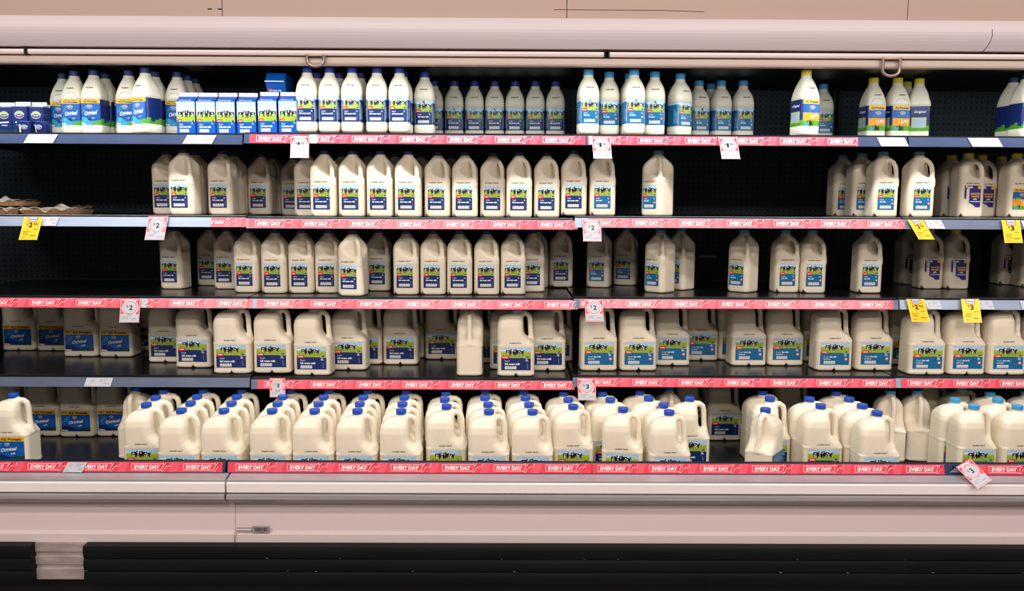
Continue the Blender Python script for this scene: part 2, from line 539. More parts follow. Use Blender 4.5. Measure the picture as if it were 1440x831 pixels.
# ------------------------------------------------------------------ smooth solid bodies
def smax(a, b, k):
    h = np.clip(k - np.abs(a - b), 0, None) / k
    return np.maximum(a, b) + h * h * k * .25


def smin(a, b, k):
    return -smax(-a, -b, k)


def poly_sdf(px, pz, pts):
    d = np.full(px.shape, 1e9)
    s = np.ones(px.shape)
    n = len(pts)
    for i in range(n):
        ax, az = pts[i]; bx, bz = pts[i - 1]
        ex, ez = bx - ax, bz - az
        wx, wz = px - ax, pz - az
        t = np.clip((wx * ex + wz * ez) / (ex * ex + ez * ez), 0, 1)
        d = np.minimum(d, (wx - ex * t) ** 2 + (wz - ez * t) ** 2)
        c1 = pz >= az; c2 = pz < bz; c3 = ex * wz > ez * wx
        flip = (c1 & c2 & c3) | (~c1 & ~c2 & ~c3)
        s = np.where(flip, -s, s)
    return s * np.sqrt(d)


def tube_sdf(x, y, z, pts, r):
    d = np.full(x.shape, 1e9)
    for (ax, ay, az), (bx, by, bz) in zip(pts, pts[1:]):
        ex, ey, ez = bx - ax, by - ay, bz - az
        wx, wy, wz = x - ax, y - ay, z - az
        t = np.clip((wx * ex + wy * ey + wz * ez) / (ex * ex + ey * ey + ez * ez), 0, 1)
        d = np.minimum(d, np.sqrt((wx - ex * t) ** 2 + (wy - ey * t) ** 2 + (wz - ez * t) ** 2))
    return d - r


def solid(name, fn, lo, hi, h, m):
    ax = [np.arange(lo[i], hi[i] + h, h) for i in range(3)]
    X, Y, Z = np.meshgrid(*ax, indexing='ij')
    G = fn(X, Y, Z)
    n0, n1, n2 = G.shape
    cell = lambda a: G[a[0]:n0 - 1 + a[0], a[1]:n1 - 1 + a[1], a[2]:n2 - 1 + a[2]]
    cs = [(i, j, k) for i in (0, 1) for j in (0, 1) for k in (0, 1)]
    neg = sum((cell(c) < 0).astype(int) for c in cs)
    mask = (neg > 0) & (neg < 8)
    acc = np.zeros(mask.shape + (3,)); cnt = np.zeros(mask.shape)
    for a in cs:
        for d in range(3):
            if a[d]:
                continue
            b = list(a); b[d] = 1
            fa, fb = cell(a), cell(tuple(b))
            cr = (fa < 0) != (fb < 0)
            t = np.where(cr, fa / np.where(fa == fb, 1, fa - fb), 0)
            for q in range(3):
                acc[..., q] += np.where(cr, a[q] + (t if q == d else 0), 0)
            cnt += cr
    idx = np.argwhere(mask)
    vid = np.full(mask.shape, -1); vid[mask] = np.arange(len(idx))
    V = (idx + acc[mask] / cnt[mask][:, None]) * h + np.array(lo)
    S = G < 0
    faces = []
    for d in range(3):
        u, w = (d + 1) % 3, (d + 2) % 3
        sl0 = [slice(1, -1)] * 3; sl1 = [slice(1, -1)] * 3
        sl0[d] = slice(0, -1); sl1[d] = slice(1, None)
        a, b = S[tuple(sl0)], S[tuple(sl1)]
        E = np.argwhere(a != b)
        off = np.array([1, 1, 1]); off[d] = 0
        P = E + off
        inside = a[tuple(E.T)]
        q = []
        for du, dw in ((-1, -1), (0, -1), (0, 0), (-1, 0)):
            c = P.copy(); c[:, u] += du; c[:, w] += dw
            q.append(vid[c[:, 0], c[:, 1], c[:, 2]])
        Q = np.stack(q, 1)
        Q[~inside] = Q[~inside][:, ::-1]
        faces.append(Q)
    Fq = np.concatenate(faces)
    me = new_mesh(name, V.tolist(), Fq.tolist(), [m], None, True)
    return me


def jug_big(X, Y, Z):            # three litre jug with the grip in its plane
    zc = 0.118
    left = [(-.0705, -.02), (-.0705, .190), (-.0675, .210), (-.057, .228), (-.039, .240), (-.017, .247), (.018, .246),
            (.027, .236), (.0275, .172), (.031, .158), (.042, .146), (.058, .138), (.0705, .122), (.0705, -.02)]
    side = [(-.0495, -.02), (-.0495, .186), (-.045, .208), (-.034, .226), (-.017, .246), (.017, .246), (.034, .226), (.045, .208), (.0495, .186), (.0495, -.02)]
    d = smax(poly_sdf(X, Z, left), poly_sdf(Y, Z, side), .030)
    d = smin(d, tube_sdf(X, Y, Z, [(.008, 0, .238), (.036, 0, .2365), (.049, 0, .227), (.0535, 0, .21), (.0555, 0, .165), (.060, 0, .138), (.060, 0, .118)], .0095), .014)
    low = smax(smax(np.abs(X) - .0712, np.abs(Y) - .0498, .022), Z - zc, .004)
    inset = smax(smax(np.abs(X) - .0702, np.abs(Y) - .0488, .022), -(Z - .004), .003)
    low = np.where((Z > .013) & (Z < zc - .004), inset, low)
    d = np.where(Z < zc - .003, np.maximum(low, -1), smin(d, low, .003))
    d = smax(d, -Z, .010)
    d = smin(d, smax(smax(np.sqrt(X * X + Y * Y) - .0165, Z - .252, .003), .2 - Z, .003), .008)
    notch = np.maximum(np.abs(X) - np.clip(.0075 - .55 * Z, -1, 1), 0.012 - 10)
    d = np.maximum(d, -np.maximum(np.abs(X) - (.0075 - .6 * Z), Z - .0125))
    return d


def jug_square(X, Y, Z):         # two litre square jug with the grip over one corner
    q = math.sqrt(2)
    U = (X - Y) / q
    W = (X + Y) / q
    ax, ay = np.abs(X), np.abs(Y)
    sq = smax(smax(ax, ay, .008) - .0478, (ax + ay) / q - .0590, .008)
    m = np.maximum(ax, ay)
    hyp = math.hypot(.035, .0268)
    top1 = ((m - .0478) * .035 + (Z - .187) * .0268) / hyp
    hyp2 = math.hypot(.035, .035)
    dg = (ax + ay) / q
    top2 = ((dg - .0590) * .035 + (Z - .187) * .035) / hyp2
    d = smax(smax(sq, smax(top1, top2, .006), .010), Z - .2245, .004)
    cut = [(.0185, .4), (.0185, .170), (.0255, .157), (.040, .146), (.075, .134), (.2, .1), (.2, .4)]
    d = smax(d, -poly_sdf(U, Z, cut), .007)
    zz = np.zeros_like(U)
    d = smin(d, tube_sdf(U, W, Z, [(.004, 0, .215), (.024, 0, .2125), (.037, 0, .203), (.0465, 0, .188), (.0500, 0, .168), (.0515, 0, .120)], .0082), .010)
    d = smax(d, -Z, .009)
    d = smin(d, smax(smax(np.sqrt(X * X + Y * Y) - .0176, Z - .232, .003), .19 - Z, .003), .006)
    Wn = -(X + Y) / q
    d = np.maximum(d, -np.maximum(np.abs(U) - (.009 - .6 * Z), np.maximum(Z - .013, .035 - Wn)))
    return d


ME_BIG = solid('jug body', jug_big, (-.081, -.060, -.009), (.081, .060, .261), .003, M_MILK)
ME_SQ = solid('square jug body', jug_square, (-.062, -.062, -.009), (.062, .062, .240), .0027, M_MILK)


def superellipse(a, n, N=64):
    out = []
    for i in range(N):
        t = 2 * math.pi * i / N
        c, s = math.cos(t), math.sin(t)
        out.append((a * math.copysign(abs(c) ** (2 / n), c), a * math.copysign(abs(s) ** (2 / n), s)))
    return out


def loft(name, prof, m):
    v, f = [], []
    N = 64
    for z, a, n in prof:
        v += [(x, y, z) for x, y in superellipse(a, n, N)]
    for j in range(len(prof) - 1):
        for i in range(N):
            k = (i + 1) % N
            f.append((j * N + i, j * N + k, (j + 1) * N + k, (j + 1) * N + i))
    f.append(tuple(reversed(range(N))))
    f.append(tuple((len(prof) - 1) * N + i for i in range(N)))
    return new_mesh(name, v, f, [m], None, True)


ME_TALL = loft('bottle body', [(0, .027, 3), (.0015, .032, 3.4), (.006, .0365, 4), (.013, .0385, 4.2), (.04, .0388, 4.2), (.0405, .0380, 4.2), (.1285, .0380, 4.2), (.129, .0388, 4.2), (.150, .0386, 4),
                               (.163, .0375, 3.6), (.176, .0348, 3.2), (.188, .0305, 2.7), (.198, .0255, 2.3), (.206, .0205, 2.1), (.212, .0175, 2), (.2135, .0185, 2), (.2165, .0185, 2), (.218, .0165, 2), (.224, .0165, 2)], M_MILK)
ME_TALLSQ = loft('squared bottle body', [(0, .032, 5), (.002, .037, 6), (.007, .0395, 7), (.034, .0398, 7), (.0345, .0390, 7), (.130, .0390, 7), (.1305, .0398, 6.5), (.142, .0392, 5.5), (.158, .0372, 4.4),
                                         (.174, .0338, 3.5), (.188, .0295, 2.9), (.200, .0245, 2.4), (.209, .0200, 2.1), (.214, .0180, 2), (.2150, .0188, 2), (.2180, .0188, 2), (.219, .0168, 2), (.225, .0168, 2)], M_MILK)


def cap_mesh(name, z0, z1, r, m):
    mb = MB()
    mb.lathe([(r * .96, z0), (r, z0 + .001), (r, z1 - .0025), (r * .95, z1 - .0006), (r * .80, z1)], m, 44, .025)
    return mb.mesh(name, False)


def wrap(a, n, extra=.0006):
    """maps print (s along the girth from the front centre, t height) on to a superellipse sleeve"""
    pts = superellipse(a + extra, n, 720)
    k0 = 540                      # angle 270 deg: front (-y)
    pts = pts[k0:] + pts[:k0]
    pts.append(pts[0])
    P = np.array(pts)
    L = np.concatenate([[0], np.cumsum(np.hypot(*np.diff(P, axis=0).T))])
    tot = L[-1]

    def fn(s, t, o):
        s = s % tot
        x = np.interp(s, L, P[:, 0]); y = np.interp(s, L, P[:, 1])
        k = 1 + o / a
        return (x * k, y * k, t)
    return fn, tot


def stamp(body, w, x, z):
    a = Art()
    a.text(body, x - w / 2, z, w, M_INK, 1, h=.0052, bold=.06)
    return a


LBL = {}


def back_panel_art(a, x0, z0, w, h, m):
    a.rect(x0, z0, x0 + w, z0 + h, m, 1, 8)
    for i in range(9):
        t = z0 + h * (.1 + .09 * i)
        a.line([(x0 + w * .08, t), (x0 + w * (.55 + .3 * ((i * 7) % 5) / 5), t)], h * .02, M_SKY, 3)
    a.rect(x0 + w * .1, z0 + h * .1, x0 + w * .4, z0 + h * .35, M_WHITE, 4)


def flat_label(name, fnart, y):
    a = Art()
    fnart(a)
    return a.mesh(name, flat(y))


YB = -.0489
LBL['big_full'] = flat_label('label', lambda a: dairy_art(a, -.0555, .0235, .111, .087, True, False, '3L'), YB)
LBL['big_lite'] = flat_label('label', lambda a: dairy_art(a, -.0555, .0235, .111, .087, True, True, '3L'), YB)
LBL['big_orig'] = flat_label('label', lambda a: original_art(a, -.0585, .024, .117, .070, .0165), YB)
LBL['big_gold'] = flat_label('label', lambda a: lite_art(a, -.05, .024, .1, .072, .0165), YB)
YS = -.0480
LBL['sq_full'] = flat_label('label', lambda a: dairy_art(a, -.0335, .0265, .0615, .0885, False, False, '2L'), YS)
LBL['sq_lite'] = flat_label('label', lambda a: dairy_art(a, -.0335, .0265, .0615, .0885, False, True, '2L'), YS)
LBL['sq_smart'] = flat_label('label', lambda a: smarter_art(a, -.034, .038, .062, .082), YS)
LBL['sq_gold'] = flat_label('label', lambda a: lite_art(a, -.034, .03, .062, .066, .014), YS)


def sleeve(kind):
    a = Art()
    if kind in ('full', 'lite'):
        fn, tot = wrap(.0380, 4.2, .0007)
        base = M_NAVY if kind == 'full' else M_BLUE
        z0, z1 = .0408, .1282
        a.rect(-tot / 2, z0, tot / 2, z1, base, 0, 96)
        dairy_art(a, -.030, z0, .060, z1 - z0, False, kind == 'lite', '1L', None, 16)
        a.rect(-tot / 2, z1 - .008, tot / 2, z1, M_SKY, 1, 96)
        for sd in (-1, 1):
            for i in range(5):
                s = sd * (.036 + i * .0042)
                a.line([(s, z0 + .008 + .002 * (i % 3)), (s, z1 - .02 - .006 * ((i * 3) % 4))], .0011, M_SKY, 3)
            a.line([(sd * .0325, z0), (sd * .0325, z1)], .0008, M_WHITE, 3)
        return a.mesh('label', fn)
    fn, tot = wrap(.0390, 7, .0007)
    z0, z1 = .0348, .1295
    if kind == 'orig':
        a.rect(-tot / 2, z0, tot / 2, z1 - .015, M_DEEP, 0, 96)
        for i in range(16):
            s = -tot / 2 + tot * i / 16
            a.rect(s, z0, s + tot / 16, z0 + .016 + .008 * math.sin(i * 2.1), M_GREEN, 1, 6)
        original_art(a, -.034, z0, .068, .079, .0155, 16, False)
        a.rect(-tot / 2, z1 - .016, -.036, z1 - .001, M_DEEP, 0, 40)
        a.rect(.036, z1 - .016, tot / 2, z1 - .001, M_DEEP, 0, 40)
    else:
        a.rect(-tot / 2, z0, tot / 2, z1, M_DEEP, 0, 96)
        a.rect(-tot / 2, z0, tot / 2, z0 + .02, M_GREEN, 1, 96)
        lite_art(a, -.034, z0, .068, .079, .0155, 16)
        for sd in (-1, 1):
            c = sd * tot / 4
            a.rect(c - .026, z0 + .012, c + .026, z0 + .052, M_GRASS2, 2, 10)
            a.rect(c - .022, z0 + .016, c + .022, z0 + .048, M_CARD, 3, 10)
            for i in range(5):
                a.line([(c - .02, z0 + .02 + i * .006), (c + .02, z0 + .02 + i * .006)], .0018, M_ORIG2, 4)
            a.text('Original', c - .02, z0 + .066, .04, M_WHITE, 4, shear=.3)
    return a.mesh('label', fn)


for k in ('full', 'lite', 'orig', 'gold'):
    LBL['tall_' + k] = sleeve(k)

_fn38, _ = wrap(.0366, 3.6, .0008)
ST_TALL = stamp('15 JAN 10:27', .030, 0, .168).mesh('date stamp', lambda s, t, o: (s, -.0373 - o, t))
ST_TALLSQ = stamp('13 JAN', .026, 0, .168).mesh('date stamp', lambda s, t, o: (s, -.0366 - o, t))
ST_BIG = stamp('12 JAN 10:17', .044, -.002, .1240).mesh('date stamp', flat(-.0500))
ST_SQ = stamp('12 JAN 10:17', .050, -.004, .1245).mesh('date stamp', flat(-.0481))


def big_back():
    a = Art()
    back_panel_art(a, -.0555, .0235, .111, .087, M_BLUE)
    return a.mesh('back label', lambda s, t, o: (-s, .0489 + o, t))


BACK_BIG = big_back()


def arch_mesh():
    mb = MB()
    pts = []
    for i in range(17):
        t = math.pi * i / 16
        pts.append((.027 * math.cos(t), -.0398, .131 + .026 * math.sin(t)))
    mb.tube([(x, -.0398 + max(0, (z - .138)) * .08, z) for x, y, z in pts], .0016, M_MILK, 8)
    return mb.mesh('embossed arch', True)


ARCH = arch_mesh()

CAPZ = {'big': (.2455, .2625, .0182), 'sq': (.2285, .2435, .0186), 'tall': (.2185, .2400, .0182)}
CAPM = {'full': M_NAVYCAP, 'lite': M_SKYCAP, 'orig': M_DARKCAP, 'gold': M_YELCAP, 'smart': M_YELCAP}
CAPS = {}
for s_, (z0_, z1_, r_) in CAPZ.items():
    for v_, m_ in CAPM.items():
        CAPS[s_ + '_' + v_] = cap_mesh('cap', z0_, z1_, r_, m_)
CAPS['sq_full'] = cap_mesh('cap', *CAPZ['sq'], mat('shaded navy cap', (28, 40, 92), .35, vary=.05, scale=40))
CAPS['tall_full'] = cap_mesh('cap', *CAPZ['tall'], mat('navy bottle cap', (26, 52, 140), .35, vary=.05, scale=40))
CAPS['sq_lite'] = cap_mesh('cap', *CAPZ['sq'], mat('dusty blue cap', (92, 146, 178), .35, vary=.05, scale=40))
CAPS['big_orig'] = cap_mesh('cap', *CAPZ['big'], M_NAVYCAP)


# ------------------------------------------------------------------ shelf geometry
BX = [-2.158, -.957, .240, 1.445, 2.645]            # bay boundaries
ZR = [None, H + .2355, H - .069, H - .363, H - .665]   # price rail centre of each tier
DZ = [None, (-.004, 0, 0, 0), (.004, 0, .008, .008), (0, 0, .005, .006), (.006, 0, .012, .013)]
RAIL_H = .0345
SURF = .024
DECK = H - .960
BACKY = .70


def bay(x):
    for i in range(4):
        if x < BX[i + 1]:
            return i
    return 3


def surf(row, x):
    return DECK if row == 5 else ZR[row] + DZ[row][bay(x)] + SURF


def rest(row, x, fx):            # the higher of the shelves it stands on
    return max(surf(row, x - fx), surf(row, x + fx))


TIER = ['', 'top shelf', 'second shelf', 'third shelf', 'fourth shelf', 'bottom deck']
END = ['', 'dark blue carton end', 'brown tray end', 'empty end', 'yellow-banded jug end', 'yellow-banded jug end']
ORD = 'first second third fourth fifth sixth seventh eighth ninth tenth eleventh twelfth thirteenth fourteenth fifteenth sixteenth seventeenth eighteenth nineteenth twentieth'.split()
ORD += ['twenty-' + o for o in ORD[:9]] + ['thirtieth'] + ['thirty-' + o for o in ORD[:9]]

FOOT = {'big': (.0725, .0510), 'sq': (.0495, .0495), 'tall': (.0408, .0408)}
ITEMS = []                                           # dict(row, shape, var, x, y, rz)


def put(row, shape, var, x, y, rz=0.0):
    ITEMS.append(dict(row=row, shape=shape, var=var, x=x, y=y, rz=rz))


def by_cap(row, shape, var, px, py, rz=0.0):          # the cap's top edge was read
    x = 0
    for _ in range(3):
        p = on_z(px, py, surf(row, x) + CAPZ[shape][1])
        x = p.x
    put(row, shape, var, p.x, p.y - (.016 if row == 5 else -.0), rz)


def by_base(row, shape, var, px, py, rz=0.0, front=None):   # the lower front edge was read
    x = 0
    for _ in range(3):
        p = on_z(px, py, surf(row, x))
        x = p.x
    f = front if front is not None else FOOT[shape][1]
    put(row, shape, var, p.x + (.003 if shape == 'sq' else 0), p.y + f, rz)


def by_face(row, shape, var, px, y, rz=0.0, front=None):     # depth of the front face chosen
    p = on_y(px, 300, y)
    f = front if front is not None else FOOT[shape][1]
    put(row, shape, var, p.x + (.003 if shape == 'sq' and rz == 0 else 0), y + f, rz)


# --- bottom deck, read from the caps
for px, py in [(209.3, 565.2), (222.3, 555), (233, 546), (255.5, 574.2), (268.7, 564.8), (279, 555.3), (285.5, 546), (315.5, 574.2), (324.9, 563.8), (332.5, 554), (338, 546),
               (384, 575.2), (393, 565.3), (399, 555.3), (410.7, 547), (442.8, 576), (450, 566.5), (453.6, 557), (459.4, 549), (504.5, 576.6), (508.5, 567), (509.2, 558), (515, 550),
               (562.9, 576.4), (564, 566), (563.2, 557), (566.8, 549.5), (630, 567.4), (627.9, 558), (627.5, 549), (687.5, 577.3), (688, 568), (683.1, 558.9), (680.3, 550.8),
               (749.7, 577.3), (746.9, 568), (740.2, 558.5), (735.3, 551), (805, 567.4), (795.4, 558), (788, 550), (857.8, 558.3), (848.7, 549.5), (877.3, 571.5),
               (913.4, 559), (932.3, 568), (941.3, 577.3), (902.5, 549.5), (971.8, 559.8), (1136.3, 557), (1152.5, 566.6), (1192.6, 558),
               (1211.7, 567.4), (1232.2, 577.3), (1173.3, 548.5), (1080.9, 556.7), (1070.8, 547.5)]:
    by_cap(5, 'big', 'full', px, py, R(-9) if px == 877.3 else 0)
by_cap(5, 'big', 'full', 1075.8, 573, R(-126))
by_cap(5, 'big', 'orig', 22.5, 551.6)
for px, py in [(1342.2, 559.3), (1367.2, 567.6), (1400.4, 559.3), (1427, 568), (1323, 540), (1361, 546), (1396.5, 549.5), (1432, 548.5)]:
    by_cap(5, 'big', 'lite', px, py)
put(5, 'big', 'lite', 1.470, .082, R(-100))
put(5, 'big', 'lite', 1.576, .085, R(-100))
for px, py in [(60, 614), (107.4, 615), (157.4, 614), (12, 612)]:
    by_base(5, 'big', 'orig', px, py)
for px, py in [(1019, 620), (978, 615), (1117, 615)]:
    by_base(5, 'big', 'full', px, py)
by_cap(5, 'big', 'full', 199, 543, R(-90))
by_cap(5, 'big', 'full', 936, 543, R(-90))

# --- fourth shelf
for px, py in [(25.3, 493.2), (74, 493.6), (112, 502), (162.5, 502.5)]:
    by_base(4, 'big', 'orig', px, py)
for px, py in [(203, 494), (232, 510), (271.5, 517.6), (325.4, 526), (382.3, 527.7), (438.7, 528.6), (490, 521), (512, 513), (563, 513.4), (573, 504), (621.4, 506),
               (669, 511), (714, 520), (725.5, 529.8), (770, 522), (781, 513)]:
    by_base(4, 'big', 'full', px, py)
by_base(4, 'big', 'full', 659.9, 529.4, R(-90), .0725)
for px, py in [(842, 522), (898, 522), (945.6, 514.8), (987, 507.5), (1034, 506.7), (1053, 515), (1105.6, 514.8), (1153, 509), (1173.4, 522), (1230.6, 522), (1275, 513),
               (1303.5, 527.7), (1360, 527.7), (1417, 528), (1472, 527)]:
    by_base(4, 'big', 'lite', px, py)

# --- third shelf
for px, py, rz in [(240.4, 406.8, -6), (291, 402, 0), (315.3, 406.8, 0), (344, 412, 0), (382.7, 413, 0), (421.4, 413, 0), (458.4, 412.7, 0), (492, 417.4, -8), (530.3, 409.7, 0), (569, 415, 0),
                   (607.4, 415, 0), (644.7, 415, 0), (683, 415.2, 0), (720.4, 414.8, 0), (748, 411, 0), (755, 405, 0), (787.7, 405.8, 0), (238, 398.5, 0)]:
    by_base(3, 'sq', 'full', px, py, R(rz))
by_base(3, 'sq', 'lite', 844, 404.8, R(-16))
by_base(3, 'sq', 'lite', 880, 401.7, R(-18))
for px, py in [(930, 412.7), (959, 408.6), (1049, 412)]:
    by_base(3, 'sq', 'lite', px, py, R(-45), .0595)
for px, py in [(1107, 412), (1143.7, 412.7), (1223, 413)]:
    by_base(3, 'sq', 'lite', px, py)
for px, py in [(1310, 406.6), (1347, 407), (1282, 400.5), (1428, 402), (1452, 404)]:
    by_base(3, 'sq', 'smart', px, py)

# --- second shelf
for px, y in [(229, .175), (253, .055), (307.8, .13), (363.4, .30), (408, .38), (429, .14), (452.5, .035), (492.5, .035), (532, .035), (571.5, .035), (613.5, .075), (652, .07), (691.5, .10), (729, .06), (768, .075), (806.5, .075),
              (270, .20), (324, .26), (380, .42), (478, .18), (516, .18), (555, .18), (588, .20), (632, .26)]:
    by_face(2, 'sq', 'full', px, y)
by_face(2, 'sq', 'lite', 847, .07)
by_face(2, 'sq', 'lite', 928, .05, R(-45), .0595)
for px, y in [(1245, .06), (1296, .045), (1215, .16), (1188, .27)]:
    by_face(2, 'sq', 'lite', px, y)
for px, y in [(1366, .12), (1385, .22), (1342, .24), (1412, .30)]:
    by_face(2, 'sq', 'smart', px, y)
by_face(2, 'sq', 'gold', 1435, .12)

# --- top shelf
for px, py, rz in [(90, 104, 0), (103, 99.8, 0), (130.5, 98.8, 0), (151, 103.6, 0), (173.5, 103.6, 0), (184.5, 99, 0), (195, 93.8, -24), (217, 100, 0), (246, 101.5, 0), (262, 106, 0), (272, 110, 0)]:
    by_cap(1, 'tall', 'orig', px, py, R(rz))
for px, py in [(432, 93.8), (462.3, 93.9), (492, 94), (529.6, 94.1), (560, 94.2), (591.5, 101.5), (446, 103), (477, 103), (506, 103), (572, 101),
               (617.3, 114.5), (643, 114.5), (670, 114.5), (695.5, 114.6), (721.6, 114.6), (748, 114.7), (775, 114.8)]:
    by_cap(1, 'tall', 'full', px, py)
for px, py, rz in [(829.6, 98, 6), (860, 101.8, 0), (891.8, 98, 5), (918, 101.4, -4), (957, 104, 28), (988.3, 114, 12), (1014.6, 114, 8), (1040, 114, 8), (884, 104, 0), (1001, 118, 0), (1158, 118.8, 0)]:
    by_cap(1, 'tall', 'lite', px, py, R(rz))
for px, py, rz in [(1134.5, 98.8, 16), (1228.8, 110, 6), (1264.3, 110, 4), (1292, 110.8, 72), (1277, 115, 0)]:
    by_cap(1, 'tall', 'gold', px, py, R(rz))
for px, py in [(1430, 108), (1444, 104)]:
    by_cap(1, 'tall', 'orig', px, py, R(10))

# keep neighbours from cutting into each other
for it in ITEMS:
    fx, fy = FOOT[it['shape']]
    a = abs(it['rz']) % math.pi
    if it['shape'] == 'tall':
        k = 1 + .25 * abs(math.sin(2 * it['rz']))
        it['fx'], it['fy'] = fx * k, fy * k
    elif abs(a - R(45)) < .3 and it['shape'] == 'sq':
        it['fx'] = it['fy'] = .058
    else:
        it['fx'] = abs(math.cos(a)) * fx + abs(math.sin(a)) * fy
        it['fy'] = abs(math.sin(a)) * fx + abs(math.cos(a)) * fy
for it in ITEMS:
    if it['rz'] == R(-100):
        it['fx'] = .0525
LOWY = {1: .045, 2: .035, 3: .035, 4: .035, 5: -.285}
for _ in range(60):
    for i, p in enumerate(ITEMS):
        for q in ITEMS[i + 1:]:
            if p['row'] != q['row']:
                continue
            ox = p['fx'] + q['fx'] + .0006 - abs(p['x'] - q['x'])
            oy = p['fy'] + q['fy'] + .0006 - abs(p['y'] - q['y'])
            if ox > 0 and oy > 0:
                if ox < oy * 1.2 and ox < .03 or abs(p['y'] - q['y']) < .02:
                    s = ox / 2 * (1 if p['x'] < q['x'] else -1)
                    p['x'] -= s; q['x'] += s
                else:
                    b = p if p['y'] > q['y'] else q
                    b['y'] += oy
    for p in ITEMS:
        p['y'] = max(p['y'], LOWY[p['row']] + p['fy'] - .01)
ITEMS = [p for p in ITEMS if p['y'] + p['fy'] < BACKY - .004]

SHAPE_NAME = {'big': 'milk_jug', 'sq': 'square_milk_jug', 'tall': 'milk_bottle'}
KIND_TXT = {'big_full': 'navy-label three-litre jug', 'big_lite': 'blue-label three-litre jug', 'big_orig': 'yellow-banded three-litre jug',
            'sq_full': 'navy-label two-litre jug', 'sq_lite': 'blue-label two-litre jug', 'sq_smart': 'purple-label two-litre jug', 'sq_gold': 'yellow-capped two-litre jug with meadow label',
            'tall_full': 'navy-sleeved one-litre bottle', 'tall_lite': 'blue-sleeved one-litre bottle', 'tall_orig': 'yellow-banded one-litre bottle', 'tall_gold': 'yellow-capped one-litre bottle'}
BODY = {'big': ME_BIG, 'sq': ME_SQ}


def depth_word(it, first):
    k = (it['y'] - first) / (2 * it['fy'])
    return 'front file' if k < .55 else 'second file' if k < 1.6 else 'third file' if k < 2.6 else 'rearmost file'


groups = {}
for it in ITEMS:
    groups.setdefault((it['row'], it['shape'] + '_' + it['var']), []).append(it)
for (row, key), lst in groups.items():
    first = min(i['y'] for i in ITEMS if i['row'] == row and i['shape'] == lst[0]['shape'])
    files = {}
    for it in lst:
        files.setdefault(depth_word(it, first), []).append(it)
    for dw, l2 in files.items():
        l2.sort(key=lambda i: i['x'])
        for n, it in enumerate(l2):
            turned = ''
            if abs(it['rz']) > R(40):
                turned = ' turned ' + ('corner-on' if it['shape'] == 'sq' else 'side-on')
            it['label'] = f"{KIND_TXT[key]}{turned} on {TIER[row]}, {dw}, {ORD[n]} from {END[row]}"
            it['group'] = f"{KIND_TXT[key]}s on the {TIER[row]}"

for it in ITEMS:
    shape, var = it['shape'], it['var']
    key = shape + '_' + var
    jit = random.uniform(-2.0, 2.0) if abs(it['rz']) < .01 else 0
    root = empty(SHAPE_NAME[shape], (it['x'], it['y'], rest(it['row'], it['x'], it['fx']) + .0009), it['rz'] + R(jit * .6))
    tag(root, it['label'], 'milk jug' if shape != 'tall' else 'milk bottle', it['group'])
    sq = shape == 'tall' and var in ('orig', 'gold')
    obj('body', BODY.get(shape) or (ME_TALLSQ if sq else ME_TALL), root)
    ckey = key
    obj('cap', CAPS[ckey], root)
    obj('label', LBL[key], root)
    obj('date_stamp', {'big': ST_BIG, 'sq': ST_SQ}.get(shape) or (ST_TALLSQ if sq else ST_TALL), root)
    if sq:
        obj('embossed_arch', ARCH, root)
    if shape == 'big' and abs(it['rz']) > R(40):
        obj('back_label', BACK_BIG, root)


# ------------------------------------------------------------------ cartons
def carton_mesh(w, hb, ht, art, mroof, mfin):
    """gable topped carton: body, sloping roof, sealed fin"""
    mb = MB()
    h = w / 2
    zf = ht - .013
    mb.add([(-h, -h, 0), (h, -h, 0), (h, h, 0), (-h, h, 0), (-h, -h, hb), (h, -h, hb), (h, h, hb), (-h, h, hb)],
           [(0, 3, 2, 1), (0, 1, 5, 4), (1, 2, 6, 5), (2, 3, 7, 6), (3, 0, 4, 7)], art)
    mb.add([(-h, -h, hb), (h, -h, hb), (h, h, hb), (-h, h, hb), (-h, -.0012, zf), (h, -.0012, zf), (h, .0012, zf), (-h, .0012, zf)],
           [(0, 1, 5, 4), (2, 3, 7, 6)], mroof)
    mb.add([(h, -h, hb), (h, h, hb), (h - .018, 0, zf - .006), (h, -.0012, zf), (h, .0012, zf)], [(0, 2, 3), (0, 1, 2), (1, 4, 2)], mroof)
    mb.add([(-h, -h, hb), (-h, h, hb), (-h + .018, 0, zf - .006), (-h, -.0012, zf), (-h, .0012, zf)], [(0, 3, 2), (0, 2, 1), (1, 2, 4)], mroof)
    mb.box(-h, h, -.0013, .0013, zf, ht, mfin)
    return mb.mesh('carton body')


CW = .0685
C_BODY = carton_mesh(CW, .117, .152, M_CARTBLUE, M_CARTBLUE, M_CARTWHITE)


